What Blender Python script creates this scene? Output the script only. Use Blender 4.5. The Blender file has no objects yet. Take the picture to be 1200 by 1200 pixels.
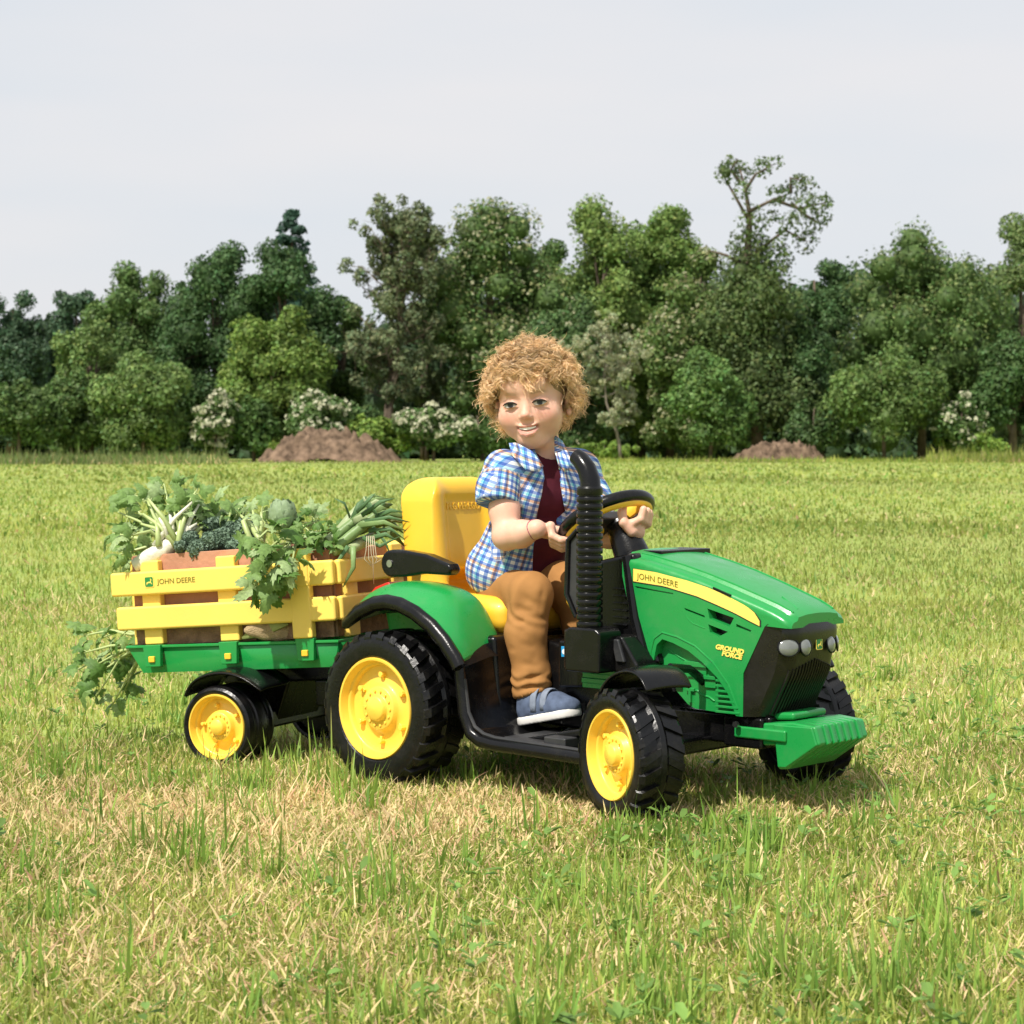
import bpy, bmesh, math, random
import numpy as np
from mathutils import Vector, Matrix
random.seed(7); rng = np.random.default_rng(7)
C = bpy.context.scene.collection
S = bpy.context.scene
R_ = math.radians

# ------------------------------------------------------------------ camera
cam_d = bpy.data.cameras.new("camera"); cam = bpy.data.objects.new("camera", cam_d); C.objects.link(cam)
cam.location = (0, 0, 0.68); cam.rotation_euler = (R_(90 - 1.718), 0, 0)
cam_d.sensor_width = 36; cam_d.lens = 75; cam_d.clip_end = 2000; cam_d.clip_start = 0.05
cam_d.dof.use_dof = True; cam_d.dof.focus_distance = 4.25; cam_d.dof.aperture_fstop = 15
S.camera = cam
# ------------------------------------------------------------------ sky
SUN_EL, SUN_AZ = 54.0, 218.0          # azimuth clockwise from +Y of the direction TOWARDS the sun
w = bpy.data.worlds.new("World"); S.world = w; w.use_nodes = True
nt = w.node_tree; nt.nodes.clear()
def wn(t): return nt.nodes.new(t)
out = wn('ShaderNodeOutputWorld'); mix = wn('ShaderNodeMixShader')
sky = wn('ShaderNodeTexSky'); sky.sky_type = 'NISHITA'; sky.sun_disc = False
sky.sun_elevation = R_(SUN_EL); sky.sun_rotation = R_(SUN_AZ); sky.air_density = 1.0; sky.dust_density = 3.0
b1 = wn('ShaderNodeBackground'); b1.inputs[1].default_value = 0.10
b2 = wn('ShaderNodeBackground'); b2.inputs[1].default_value = 0.735
tc = wn('ShaderNodeTexCoord'); mp = wn('ShaderNodeMapping'); mp.inputs['Scale'].default_value = (1.4, 1.4, 6.5)
nz = wn('ShaderNodeTexNoise'); nz.inputs['Scale'].default_value = 1.6; nz.inputs['Detail'].default_value = 4; nz.inputs['Roughness'].default_value = .45
cr = wn('ShaderNodeValToRGB'); cr.color_ramp.elements[0].position = .35; cr.color_ramp.elements[0].color = (.855, .925, 1.0, 1)
cr.color_ramp.elements[1].position = .68; cr.color_ramp.elements[1].color = (1.02, 1.0, 1.01, 1)
nt.links.new(tc.outputs['Generated'], mp.inputs[0]); nt.links.new(mp.outputs[0], nz.inputs[0])
nt.links.new(nz.outputs[0], cr.inputs[0]); nt.links.new(cr.outputs[0], b2.inputs[0]); nt.links.new(sky.outputs[0], b1.inputs[0])
mix.inputs[0].default_value = .90
nt.links.new(b1.outputs[0], mix.inputs[1]); nt.links.new(b2.outputs[0], mix.inputs[2]); nt.links.new(mix.outputs[0], out.inputs[0])
# ------------------------------------------------------------------ sun
sd = bpy.data.lights.new("sun", 'SUN'); sd.energy = 4.7; sd.angle = R_(0.9); sd.color = (1.0, .945, .86)
sun = bpy.data.objects.new("sun", sd); C.objects.link(sun)
az, el = R_(SUN_AZ), R_(SUN_EL)
sdir = Vector((math.sin(az) * math.cos(el), math.cos(az) * math.cos(el), math.sin(el)))
sun.rotation_euler = sdir.to_track_quat('Z', 'Y').to_euler(); sun.location = (-4, -6, 12)
vs = S.view_settings; vs.view_transform = 'Standard'; vs.look = 'None'; vs.exposure = 0.24; vs.gamma = 1; vs.use_curve_mapping = False
S.cycles.max_bounces = 6; S.cycles.diffuse_bounces = 3; S.cycles.glossy_bounces = 3; S.cycles.transparent_max_bounces = 8

# ------------------------------------------------------------------ helpers
MATS = {}
def srgb(r, g, b): return tuple(((c / 255) / 12.92 if c / 255 <= .04045 else (((c / 255) + .055) / 1.055) ** 2.4) for c in (r, g, b))
def mat(name, col=(.5, .5, .5), rough=.5, var=.12, vscale=8., bump=0., bscale=60., attr=None, sss=0., coat=0., metal=0., trans=0., spec=.5, dirt=0.):
    if name in MATS: return MATS[name]
    m = bpy.data.materials.new(name); m.use_nodes = True; n = m.node_tree; p = n.nodes['Principled BSDF']
    p.inputs['Roughness'].default_value = rough; p.inputs['Metallic'].default_value = metal
    p.inputs['Specular IOR Level'].default_value = spec; p.inputs['Coat Weight'].default_value = coat; p.inputs['Coat Roughness'].default_value = .08
    t = n.nodes.new('ShaderNodeTexCoord'); no = n.nodes.new('ShaderNodeTexNoise'); no.inputs['Scale'].default_value = vscale; no.inputs['Detail'].default_value = 4
    n.links.new(t.outputs['Object'], no.inputs[0])
    mr = n.nodes.new('ShaderNodeMapRange'); mr.inputs[1].default_value = .3; mr.inputs[2].default_value = .7
    mr.inputs[3].default_value = 1 - var; mr.inputs[4].default_value = 1 + var; n.links.new(no.outputs[0], mr.inputs[0])
    mul = n.nodes.new('ShaderNodeVectorMath'); mul.operation = 'MULTIPLY'
    if attr:
        a = n.nodes.new('ShaderNodeAttribute'); a.attribute_name = attr; n.links.new(a.outputs['Color'], mul.inputs[0])
    else: mul.inputs[0].default_value = col[:3]
    n.links.new(mr.outputs[0], mul.inputs[1])
    last = mul.outputs[0]
    if dirt > 0:
        d = n.nodes.new('ShaderNodeTexNoise'); d.inputs['Scale'].default_value = 26; d.inputs['Detail'].default_value = 7; d.inputs['Roughness'].default_value = .7
        n.links.new(t.outputs['Object'], d.inputs[0])
        dr = n.nodes.new('ShaderNodeMapRange'); dr.inputs[1].default_value = .5; dr.inputs[2].default_value = .78; dr.inputs[3].default_value = 0; dr.inputs[4].default_value = dirt
        n.links.new(d.outputs[0], dr.inputs[0])
        mx = n.nodes.new('ShaderNodeMix'); mx.data_type = 'RGBA'; mx.inputs[7].default_value = (.25, .21, .15, 1)
        n.links.new(dr.outputs[0], mx.inputs[0]); n.links.new(last, mx.inputs[6]); last = mx.outputs[2]
        rr = n.nodes.new('ShaderNodeMapRange'); rr.inputs[1].default_value = .35; rr.inputs[2].default_value = .7; rr.inputs[3].default_value = rough * .8; rr.inputs[4].default_value = min(1, rough * 1.5)
        n.links.new(d.outputs[0], rr.inputs[0]); n.links.new(rr.outputs[0], p.inputs['Roughness'])
    n.links.new(last, p.inputs['Base Color'])
    if bump > 0:
        nb = n.nodes.new('ShaderNodeTexNoise'); nb.inputs['Scale'].default_value = bscale; nb.inputs['Detail'].default_value = 5
        n.links.new(t.outputs['Object'], nb.inputs[0])
        bn = n.nodes.new('ShaderNodeBump'); bn.inputs['Strength'].default_value = bump; bn.inputs['Distance'].default_value = .01
        n.links.new(nb.outputs[0], bn.inputs['Height']); n.links.new(bn.outputs[0], p.inputs['Normal'])
    if sss > 0:
        p.inputs['Subsurface Weight'].default_value = sss; p.inputs['Subsurface Radius'].default_value = (.012, .005, .003); p.inputs['Subsurface Scale'].default_value = 1.0
    if trans > 0:   # thin leaf: part of the light goes through
        tr = n.nodes.new('ShaderNodeBsdfTranslucent'); n.links.new(last, tr.inputs[0])
        ms = n.nodes.new('ShaderNodeMixShader'); ms.inputs[0].default_value = trans
        o = n.nodes['Material Output']; n.links.new(p.outputs[0], ms.inputs[1]); n.links.new(tr.outputs[0], ms.inputs[2]); n.links.new(ms.outputs[0], o.inputs[0])
    MATS[name] = m
    return m

def mk(name, V, F, m=None, parent=None, smooth=True, angle=35, bevel=0., bseg=2, loc=None, cols=None, attrs=None):
    me = bpy.data.meshes.new(name)
    if isinstance(V, np.ndarray) and isinstance(F, np.ndarray):
        nv, (nf, k) = len(V), F.shape
        me.vertices.add(nv); me.vertices.foreach_set('co', V.astype(np.float32).ravel())
        me.loops.add(nf * k); me.loops.foreach_set('vertex_index', F.astype(np.int32).ravel())
        me.polygons.add(nf); me.polygons.foreach_set('loop_start', np.arange(0, nf * k, k, dtype=np.int32))
        me.update(calc_edges=True)
    else:
        me.from_pydata([tuple(map(float, v)) for v in V], [], [tuple(map(int, f)) for f in F]); me.update()
    if cols is not None:
        a = me.color_attributes.new('col', 'FLOAT_COLOR', 'POINT'); c4 = np.ones((len(V), 4), np.float32); c4[:, :3] = cols
        a.data.foreach_set('color', c4.ravel())
    if attrs is not None:
        a = me.attributes.new('pl', 'FLOAT_VECTOR', 'POINT'); a.data.foreach_set('vector', attrs.astype(np.float32).ravel())
    if m: me.materials.append(m)
    o = bpy.data.objects.new(name, me); C.objects.link(o)
    if parent: o.parent = parent
    if loc is not None: o.location = loc
    if smooth:
        me.polygons.foreach_set('use_smooth', np.ones(len(me.polygons), bool))
        if angle < 180: me.set_sharp_from_angle(angle=R_(angle))
    if bevel > 0:
        b = o.modifiers.new('bevel', 'BEVEL'); b.width = bevel; b.segments = bseg; b.limit_method = 'ANGLE'; b.angle_limit = R_(30); b.harden_normals = True
    return o
def tag(o, label=None, cat=None, group=None, kind=None):
    if label: o['label'] = label
    if cat: o['category'] = cat
    if group: o['group'] = group
    if kind: o['kind'] = kind
    return o
def empty(name, loc=(0, 0, 0), rot=(0, 0, 0)):
    o = bpy.data.objects.new(name, None); C.objects.link(o); o.location = loc; o.rotation_euler = rot; o.empty_display_size = .1
    return o
class G:      # small geometry collector
    def __init__(s): s.v = []; s.f = []
    def add(s, V, F):
        b = len(s.v); s.v += [tuple(v) for v in V]; s.f += [tuple(b + i for i in f) for f in F]; return s
    def obj(s, name, m, parent=None, **k): return mk(name, s.v, s.f, m, parent, **k)
def box(x0, x1, y0, y1, z0, z1):
    V = [(x, y, z) for x in (x0, x1) for y in (y0, y1) for z in (z0, z1)]
    return V, [(0, 1, 3, 2), (4, 6, 7, 5), (0, 4, 5, 1), (2, 3, 7, 6), (0, 2, 6, 4), (1, 5, 7, 3)]
def prism(pts, y0, y1):     # polygon in XZ pushed along Y
    n = len(pts); V = [(x, y0, z) for x, z in pts] + [(x, y1, z) for x, z in pts]
    a = sum(pts[i][0] * pts[(i + 1) % n][1] - pts[(i + 1) % n][0] * pts[i][1] for i in range(n))
    F = [tuple(range(n)), tuple(range(2 * n - 1, n - 1, -1))] + [(i, i + n, (i + 1) % n + n, (i + 1) % n) for i in range(n)]
    if a < 0: F = [tuple(reversed(f)) for f in F]
    return V, F
def tube(path, rad, n=8, cap=True, flat=1.0, up=None):
    P = [Vector(p) for p in path]; V = []; F = []
    if not hasattr(rad, '__len__'): rad = [rad] * len(P)
    ref = Vector(up) if up else None
    prev = None
    for i, p in enumerate(P):
        t = (P[min(i + 1, len(P) - 1)] - P[max(i - 1, 0)]).normalized()
        if prev is None:
            a = ref or (Vector((0, 0, 1)) if abs(t.z) < .9 else Vector((1, 0, 0))); u = (a - t * a.dot(t)).normalized()
        else:
            u = (prev - t * prev.dot(t)).normalized()
        prev = u; v = t.cross(u)
        for k in range(n):
            an = 2 * math.pi * k / n; V.append(tuple(p + rad[i] * (math.cos(an) * u + flat * math.sin(an) * v)))
    for i in range(len(P) - 1):
        for k in range(n): F.append((i * n + k, i * n + (k + 1) % n, (i + 1) * n + (k + 1) % n, (i + 1) * n + k))
    if cap: F.append(tuple(range(n - 1, -1, -1))); F.append(tuple((len(P) - 1) * n + k for k in range(n)))
    return V, F
def lathe(prof, n=48, axis='Y', c=(0, 0, 0)):   # prof: (r, t)
    V = []; F = []
    for r, t in prof:
        for k in range(n):
            a = 2 * math.pi * k / n; x, z = r * math.cos(a), r * math.sin(a)
            V.append((c[0] + x, c[1] + t, c[2] + z) if axis == 'Y' else (c[0] + x, c[1] + z, c[2] + t))
    for i in range(len(prof) - 1):
        for k in range(n):
            q = (i * n + k, i * n + (k + 1) % n, (i + 1) * n + (k + 1) % n, (i + 1) * n + k)
            F.append(q if axis == 'Y' else q)
    return V, F
def fixn(o):
    bm = bmesh.new(); bm.from_mesh(o.data); bmesh.ops.recalc_face_normals(bm, faces=bm.faces); bm.to_mesh(o.data); bm.free(); o.data.update(); return o
def boolcut(o, cutters):
    for V, F in cutters:
        c = mk('cutter', V, F, None, None, smooth=False); fixn(c)
        md = o.modifiers.new('b', 'BOOLEAN'); md.operation = 'DIFFERENCE'; md.object = c; md.solver = 'EXACT'
        pm = o.parent; o.parent = None; bpy.context.view_layer.update()
        ev = o.evaluated_get(bpy.context.evaluated_depsgraph_get()); me = bpy.data.meshes.new_from_object(ev)
        o.modifiers.clear(); o.data = me; o.parent = pm; bpy.data.objects.remove(c)
    me = o.data; me.polygons.foreach_set('use_smooth', np.ones(len(me.polygons), bool)); me.set_sharp_from_angle(angle=R_(30))
    return o
def text(body, m, name, parent, fn, size=.02, extr=0.0006, shear=0., bold=0., xs=1.0, center=False):
    cu = bpy.data.curves.new('t', 'FONT'); cu.body = body; cu.size = size; cu.shear = shear; cu.offset = bold; cu.extrude = extr; cu.resolution_u = 3
    if center: cu.align_x = 'CENTER'
    t = bpy.data.objects.new('t', cu); C.objects.link(t); bpy.context.view_layer.update()
    me = bpy.data.meshes.new_from_object(t.evaluated_get(bpy.context.evaluated_depsgraph_get())); bpy.data.objects.remove(t)
    for v in me.vertices: v.co = fn(v.co.x * xs, v.co.y, v.co.z)
    me.name = name; me.materials.clear(); me.materials.append(m)
    o = bpy.data.objects.new(name, me); C.objects.link(o); o.parent = parent
    return o

# value noise (vectorised)
def vnoise(P, freq=1., seed=0):
    P = np.asarray(P, np.float64) * freq + seed * 17.31; I = np.floor(P).astype(np.int64); f = P - I; f = f * f * (3 - 2 * f)
    def h(i, j, k):
        n = (i * 374761393 + j * 668265263 + k * 2147483647 + seed * 144665) & 0xffffffff
        n = ((n ^ (n >> 13)) * 1274126177) & 0xffffffff
        return ((n ^ (n >> 16)) & 0xffff) / 65535.
    r = 0
    for a in (0, 1):
        for b in (0, 1):
            for c in (0, 1):
                r = r + h(I[..., 0] + a, I[..., 1] + b, I[..., 2] + c) * (f[..., 0] if a else 1 - f[..., 0]) * (f[..., 1] if b else 1 - f[..., 1]) * (f[..., 2] if c else 1 - f[..., 2])
    return r
def fbm(P, freq, oct=3, seed=0): return sum(vnoise(P, freq * 2 ** i, seed + i) * .5 ** i for i in range(oct)) / sum(.5 ** i for i in range(oct))

# implicit surfaces: a grid of distances, blended shapes, meshed by surface nets
class SDF:
    def __init__(s, lo, hi, h):
        s.lo = np.array(lo, float); s.h = h; s.n = np.ceil((np.array(hi) - s.lo) / h).astype(int) + 1
        s.d = np.full(s.n, 1.0, np.float32)
    def _reg(s, lo, hi):
        a = np.clip(np.floor((np.array(lo) - s.lo) / s.h).astype(int), 0, s.n); b = np.clip(np.ceil((np.array(hi) - s.lo) / s.h).astype(int) + 1, 0, s.n)
        sl = tuple(slice(a[i], b[i]) for i in range(3))
        g = [(s.lo[i] + np.arange(a[i], b[i]) * s.h).astype(np.float32) for i in range(3)]
        return sl, g[0][:, None, None], g[1][None, :, None], g[2][None, None, :]
    def _mix(s, sl, new, k, mode):
        old = s.d[sl]
        if old.size == 0: return
        if mode == 'add':
            h = np.clip(.5 + .5 * (old - new) / k, 0, 1); s.d[sl] = old * (1 - h) + new * h - k * h * (1 - h)
        elif mode == 'sub':
            new = -new; h = np.clip(.5 - .5 * (old - new) / k, 0, 1); s.d[sl] = old * (1 - h) + new * h + k * h * (1 - h)
        else: s.d[sl] = np.maximum(old, new)
    def cap(s, p, q, r0, r1=None, k=.01, mode='add'):
        r1 = r0 if r1 is None else r1; p = np.array(p, float); q = np.array(q, float); m = max(r0, r1) + k + 3 * s.h
        sl, X, Y, Z = s._reg(np.minimum(p, q) - m, np.maximum(p, q) + m); d = q - p; L = max(float(d @ d), 1e-12)
        t = np.clip(((X - p[0]) * d[0] + (Y - p[1]) * d[1] + (Z - p[2]) * d[2]) / L, 0, 1)
        v = np.sqrt((X - p[0] - t * d[0]) ** 2 + (Y - p[1] - t * d[1]) ** 2 + (Z - p[2] - t * d[2]) ** 2) - (r0 + (r1 - r0) * t)
        s._mix(sl, v.astype(np.float32), k, mode)
    def ell(s, c, r, M=None, k=.01, mode='add'):   # M rows = axes
        c = np.array(c, float); r = np.array(r, float); M = np.eye(3) if M is None else M; m = r.max() + k + 3 * s.h
        sl, X, Y, Z = s._reg(c - m, c + m); X, Y, Z = X - c[0], Y - c[1], Z - c[2]
        q = [(M[i][0] * X + M[i][1] * Y + M[i][2] * Z) / r[i] for i in range(3)]
        k0 = np.sqrt(q[0] ** 2 + q[1] ** 2 + q[2] ** 2); k1 = np.sqrt((q[0] / r[0]) ** 2 + (q[1] / r[1]) ** 2 + (q[2] / r[2]) ** 2) + 1e-9
        s._mix(sl, (k0 * (k0 - 1) / k1).astype(np.float32), k, mode)
    def rbox(s, c, hs, rr, M=None, k=.01, mode='add'):
        c = np.array(c, float); hs = np.array(hs, float); M = np.eye(3) if M is None else M; m = np.linalg.norm(hs) + k + 3 * s.h
        sl, X, Y, Z = s._reg(c - m, c + m); X, Y, Z = X - c[0], Y - c[1], Z - c[2]
        q = [np.abs(M[i][0] * X + M[i][1] * Y + M[i][2] * Z) - (hs[i] - rr) for i in range(3)]
        v = np.sqrt(sum(np.maximum(a, 0) ** 2 for a in q)) + np.minimum(np.maximum(np.maximum(q[0], q[1]), q[2]), 0) - rr
        s._mix(sl, v.astype(np.float32), k, mode)
    def chain(s, pts, rad, k=.01, mode='add'):
        for i in range(len(pts) - 1): s.cap(pts[i], pts[i + 1], rad[i], rad[i + 1], k, mode)
    def fn(s, f, mode='and', k=.004):
        sl, X, Y, Z = s._reg(s.lo, s.lo + s.n * s.h); s._mix(sl, f(X, Y, Z).astype(np.float32), k, mode)
    def mesh(s):
        d = s.d; d[0] = d[-1] = 1; d[:, 0] = d[:, -1] = 1; d[:, :, 0] = d[:, :, -1] = 1
        g = d < 0; nx, ny, nz = d.shape
        cnt = np.zeros((nx - 1, ny - 1, nz - 1), np.uint8)
        cor = [(a, b, c) for a in (0, 1) for b in (0, 1) for c in (0, 1)]
        for a, b, c in cor: cnt += g[a:nx - 1 + a, b:ny - 1 + b, c:nz - 1 + c]
        I, J, K = np.nonzero((cnt > 0) & (cnt < 8)); ids = np.full(cnt.shape, -1, np.int32); ids[I, J, K] = np.arange(len(I))
        vals = {o: d[I + o[0], J + o[1], K + o[2]] for o in cor}; acc = np.zeros((len(I), 3)); num = np.zeros(len(I))
        for o in cor:
            for ax in range(3):
                if o[ax] == 0:
                    p = list(o); p[ax] = 1; p = tuple(p); va, vb = vals[o], vals[p]; cr_ = (va < 0) != (vb < 0)
                    t = np.where(cr_, va / np.where(cr_, va - vb, 1), 0); pos = np.tile(np.array(o, float), (len(I), 1)); pos[:, ax] += t
                    acc += pos * cr_[:, None]; num += cr_
        V = (acc / num[:, None] + np.stack([I, J, K], 1)) * s.h + s.lo
        Q = []
        for ax in range(3):
            sl0 = [slice(1, -1)] * 3; sl0[ax] = slice(0, -1); sl1 = [slice(1, -1)] * 3; sl1[ax] = slice(1, None)
            a, b = g[tuple(sl0)], g[tuple(sl1)]; E = np.argwhere(a != b); o = np.array([1, 1, 1]); o[ax] = 0; E = E + o
            fl = g[E[:, 0], E[:, 1], E[:, 2]]; u, v = (ax + 1) % 3, (ax + 2) % 3
            def cell(du, dv):
                e = E.copy(); e[:, u] += du; e[:, v] += dv; return ids[e[:, 0], e[:, 1], e[:, 2]]
            q = np.stack([cell(-1, -1), cell(0, -1), cell(0, 0), cell(-1, 0)], 1); q[~fl] = q[~fl][:, ::-1]; Q.append(q)
        return V, np.concatenate(Q)
def vnormals(V, F):
    a = V[F[:, 2]] - V[F[:, 0]]; b = V[F[:, 3]] - V[F[:, 1]]; n = np.cross(a, b); N = np.zeros_like(V)
    for i in range(4): np.add.at(N, F[:, i], n)
    return N / (np.linalg.norm(N, axis=1, keepdims=True) + 1e-12)
def relax(V, F, it=2, lam=.5):
    for _ in range(it):
        A = np.zeros_like(V); c = np.zeros(len(V))
        for i in range(4):
            for j in (1, 3): np.add.at(A, F[:, i], V[F[:, (i + j) % 4]]); np.add.at(c, F[:, i], 1)
        V = V + lam * (A / c[:, None] - V)
    return V
# ------------------------------------------------------------------ materials of the toys
GREEN = mat('green plastic', (.012, .27, .055), .3, .05, 5, bump=.03, bscale=260, coat=.12, dirt=.10)
YEL = mat('yellow plastic', (.94, .54, .038), .36, .05, 5, bump=.03, bscale=260, coat=.08, dirt=.06)
YELP = mat('pale yellow plastic', (.95, .66, .125), .42, .05, 5, bump=.05, bscale=200, dirt=.07)
YELR = mat('rim yellow plastic', (.95, .62, .075), .34, .05, 5, bump=.03, bscale=260, coat=.08, dirt=.07)
BLK = mat('black plastic', (.0045, .0045, .005), .22, .15, 9, bump=.05, bscale=300, dirt=.03, spec=.32)
DGR = mat('dark grey plastic', (.028, .029, .031), .45, .15, 9, bump=.05, bscale=300, dirt=.08)
TYRE = mat('tyre plastic', (.004, .004, .0045), .30, .2, 12, bump=.10, bscale=160, dirt=.05, spec=.35)
GRIL = mat('grille plastic', (.009, .008, .007), .28, .15, 6, bump=.03, bscale=200, dirt=.03)
LENS = mat('lamp lens', (.16, .17, .16), .12, .15, 40, coat=1.0)
CHROME = mat('bolt steel', (.6, .6, .6), .3, .1, metal=1.0)
DECY = mat('decal yellow', (.95, .70, .13), .35, .03)
DECK = mat('decal black', (.02, .025, .02), .4, .03)
DECG = mat('decal olive', (.16, .17, .02), .4, .03)
DECGR = mat('decal green', (.02, .22, .05), .4, .03)
RED = mat('red plastic', (.6, .03, .02), .35, .05)
BLUE = mat('badge blue', (.02, .30, .62), .35, .05)
WHITE = mat('badge white', (.75, .78, .8), .4, .05)

# ------------------------------------------------------------------ toy tractor
TR = tag(empty('toy_tractor', (-.061, 4.571, 0), (0, 0, R_(-42))), 'green and yellow plastic ride-on toy tractor that the child sits on', 'toy tractor')

def make_wheel(root, loc, R, w, rr, rotz, lugs, nb=6, plain=False):
    h = w / 2
    hubm = G(); V, F = lathe([(0, h - .004), (rr * .9, h - .004), (rr * .9, -h + .03), (0, -h + .03)], 24); hubm.add(V, F)
    wh = hubm.obj('wheel', BLK, root, angle=30); wh.location = loc; wh.rotation_euler = (0, 0, rotz); fixn(wh)
    prof = [(rr - .004, -h + .016), (rr + .001, -h + .004), (rr + .005, -h + .001), (R * .80, -h - .0015), (R * .88, -h - .0005), (R * .935, -h + .002), (R * .96, -h + .006), (R - .0065, -h + .014)]
    if plain:
        prof = [(rr - .004, -h + .016), (rr + .001, -h + .004), (rr + .004, -h + .001), (R * .9, -h), (R * .96, -h + .004), (R - .001, -h + .011), (R, -h + .016), (R - .002, -h + .022), (R - .004, -h + .024), (R - .004, -h + .034), (R - .001, -h + .037), (R, -h + .045), (R, 0)]
    else: prof += [(R - .006, -.012), (R - .001, -.005), (R - .0005, 0)]
    prof = prof + [(r, -t) for r, t in reversed(prof[:-1])]
    g = G(); V, F = lathe(prof, 72); g.add(V, F)
    if not plain:
        for side in (-1, 1):
            for i in range(lugs):
                a0 = 2 * math.pi * (i + (.5 if side > 0 else 0)) / lugs; n = 7; V = []; F = []
                for s in range(n):
                    t = s / (n - 1)
                    y = side * (h + .0005 - t * (h - .007)); ay = abs(y)
                    r = np.interp(ay, [0.004, h - .014, h - .006, h - .002, h + .001], [R - .007, R - .0085, R * .958, R * .935, R * .915])
                    slant = a0 + .55 * 2 * math.pi / lugs * t
                    hh = np.interp(t, [0, .12, .3, 1], [.002, .006, .009, .0075]); wd = np.interp(t, [0, .2, 1], [.26, .27, .20]) * 2 * math.pi / lugs
                    for dr, dw in ((-.002, 1.12), (hh, .86), (hh, -.86), (-.002, -1.12)):
                        a = slant + dw * wd; V.append(((r + dr) * math.cos(a), y, (r + dr) * math.sin(a)))
                for s in range(n - 1):
                    for k in range(3): F.append((s * 4 + k, s * 4 + k + 1, (s + 1) * 4 + k + 1, (s + 1) * 4 + k))
                F.append((0, 1, 2, 3)); F.append(((n - 1) * 4 + 3, (n - 1) * 4 + 2, (n - 1) * 4 + 1, (n - 1) * 4)); g.add(V, F)
    ty = g.obj('tyre', TYRE, wh, angle=28); fixn(ty)
    if not plain: ty.data.set_sharp_from_angle(angle=R_(28))
    y0 = -h
    prof = [(rr, y0 + .012), (rr + .0015, y0 + .004), (rr - .0005, y0 + .0005), (rr * .955, y0 + .001), (rr * .935, y0 + .006), (rr * .90, y0 + .017), (rr * .868, y0 + .018), (rr * .85, y0 + .020), (rr * .83, y0 + .028),
            (rr * .70, y0 + .030), (rr * .52, y0 + .026), (rr * .46, y0 + .022), (rr * .44, y0 + .014), (rr * .41, y0 + .012), (rr * .28, y0 + .013), (rr * .26, y0 + .011), (rr * .245, y0 + .004), (rr * .21, y0 + .001), (0, y0)]
    V, F = lathe(prof, 56); rim = mk('rim', V, F, YELR, wh, angle=50); fixn(rim)
    for k in range(nb):
        a = 2 * math.pi * k / nb + .5; r = rr * .665
        hx = [(rr * .062 * math.cos(math.pi / 3 * j), rr * .062 * math.sin(math.pi / 3 * j)) for j in range(6)]
        V, F = prism(hx, y0 + .031, y0 + .017); b = mk('bolt', V, F, YELR, wh, bevel=.0012); b.location = (r * math.cos(a), 0, r * math.sin(a)); fixn(b)
        V, F = box(-rr * .05, rr * .10, y0 + .030, y0 + .022, -rr * .035, rr * .035); b2 = mk('web', V, F, YELR, wh, bevel=.001); b2.location = b.location; b2.rotation_euler = (0, -a + math.pi, 0)
    g = G()
    for k in range(14):
        a = 2 * math.pi * k / 14; r = rr * .345
        V, F = prism([(rr * .03 * math.cos(math.pi / 4 * j), rr * .03 * math.sin(math.pi / 4 * j)) for j in range(8)], y0 + .013, y0 + .0095); V = [(x + r * math.cos(a), y, z + r * math.sin(a)) for x, y, z in V]; g.add(V, F)
    o = g.obj('hub_nuts', YELR, wh, bevel=.0008); fixn(o); tag(o, kind='stuff')
    return wh
make_wheel(TR, (0, -.27, .150), .157, .120, .103, 0, 26)
make_wheel(TR, (0, .27, .150), .157, .120, .103, math.pi, 26)
make_wheel(TR, (.632, -.282, .114), .121, .095, .0835, R_(-20), 22)
make_wheel(TR, (.632, .282, .114), .121, .095, .0835, R_(160), 22)

# hood ---------------------------------------------------------------
top_x = [.478, .53, .60, .66, .72, .78, .82, .845, .856]; top_z = [.468, .461, .446, .4305, .412, .392, .378, .366, .358]
def zt(x): return float(np.interp(x, top_x, top_z))
def zb(x): return float(np.interp(x, [.478, .4785, .523, .576, .624, .640, .757, .7575, .804, .8045, .856], [.46, .43, .261, .227, .186, .181, .176, .258, .349, .349, .346]))
def hw(x): return float(np.interp(x, [.478, .56, .70, .80, .856], [.118, .116, .107, .099, .094]))
def hood_side(x, z, off=.0):      # point on the near side wall
    s = (zt(x) - z); hwx = hw(x)
    return (x, -(hwx + off) + max(0., .02 - s) * .12, z)
xs = sorted(set([.478, .4785, .49, .50, .51, .523] + list(np.linspace(.53, .757, 26)) + [.7575, .765, .775, .785, .795, .804, .8045, .815, .83, .84, .848, .853, .856]))
rings = []
for x in xs:
    h_, b_, t_ = hw(x), zb(x), zt(x)
    if x > .847: h_ -= (x - .847) * .8; t_ -= 0
    r = []
    sh = .014; zl = t_ - .012
    n1 = 9
    for k in range(n1): r.append((-h_, b_ + (zl - b_) * k / (n1 - 1)))
    for k in range(1, 5):
        a = math.pi / 2 * k / 4; r.append((-h_ + sh * (1 - math.cos(a)), zl + .012 * math.sin(a)))
    top = [(-h_ * .78, t_ + .002), (-h_ * .74, t_ + .008), (-h_ * .45, t_ + .0115), (-h_ * .2, t_ + .0125), (0, t_ + .013)]
    r += top; r += [(-y, z) for y, z in reversed(r[:-1])]; rings.append([(x, y, z) for y, z in r])
n = len(rings[0]); V = [p for r in rings for p in r]; F = []
for i in range(len(rings) - 1):
    for k in range(n): F.append((i * n + k, i * n + (k + 1) % n, (i + 1) * n + (k + 1) % n, (i + 1) * n + k))
F.append(tuple(range(n))); F.append(tuple((len(rings) - 1) * n + k for k in reversed(range(n))))
hood = mk('hood', V, F, GREEN, TR); fixn(hood)
arc = [(.556, .2), (.553, .26), (.562, .300), (.575, .312), (.60, .306), (.635, .293), (.668, .272), (.70, .246), (.724, .217), (.745, .17), (.60, .17)]
def cutp(pts, d): return prism(pts, -.16, -(d))
cuts = [cutp(arc, .094)]
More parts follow.
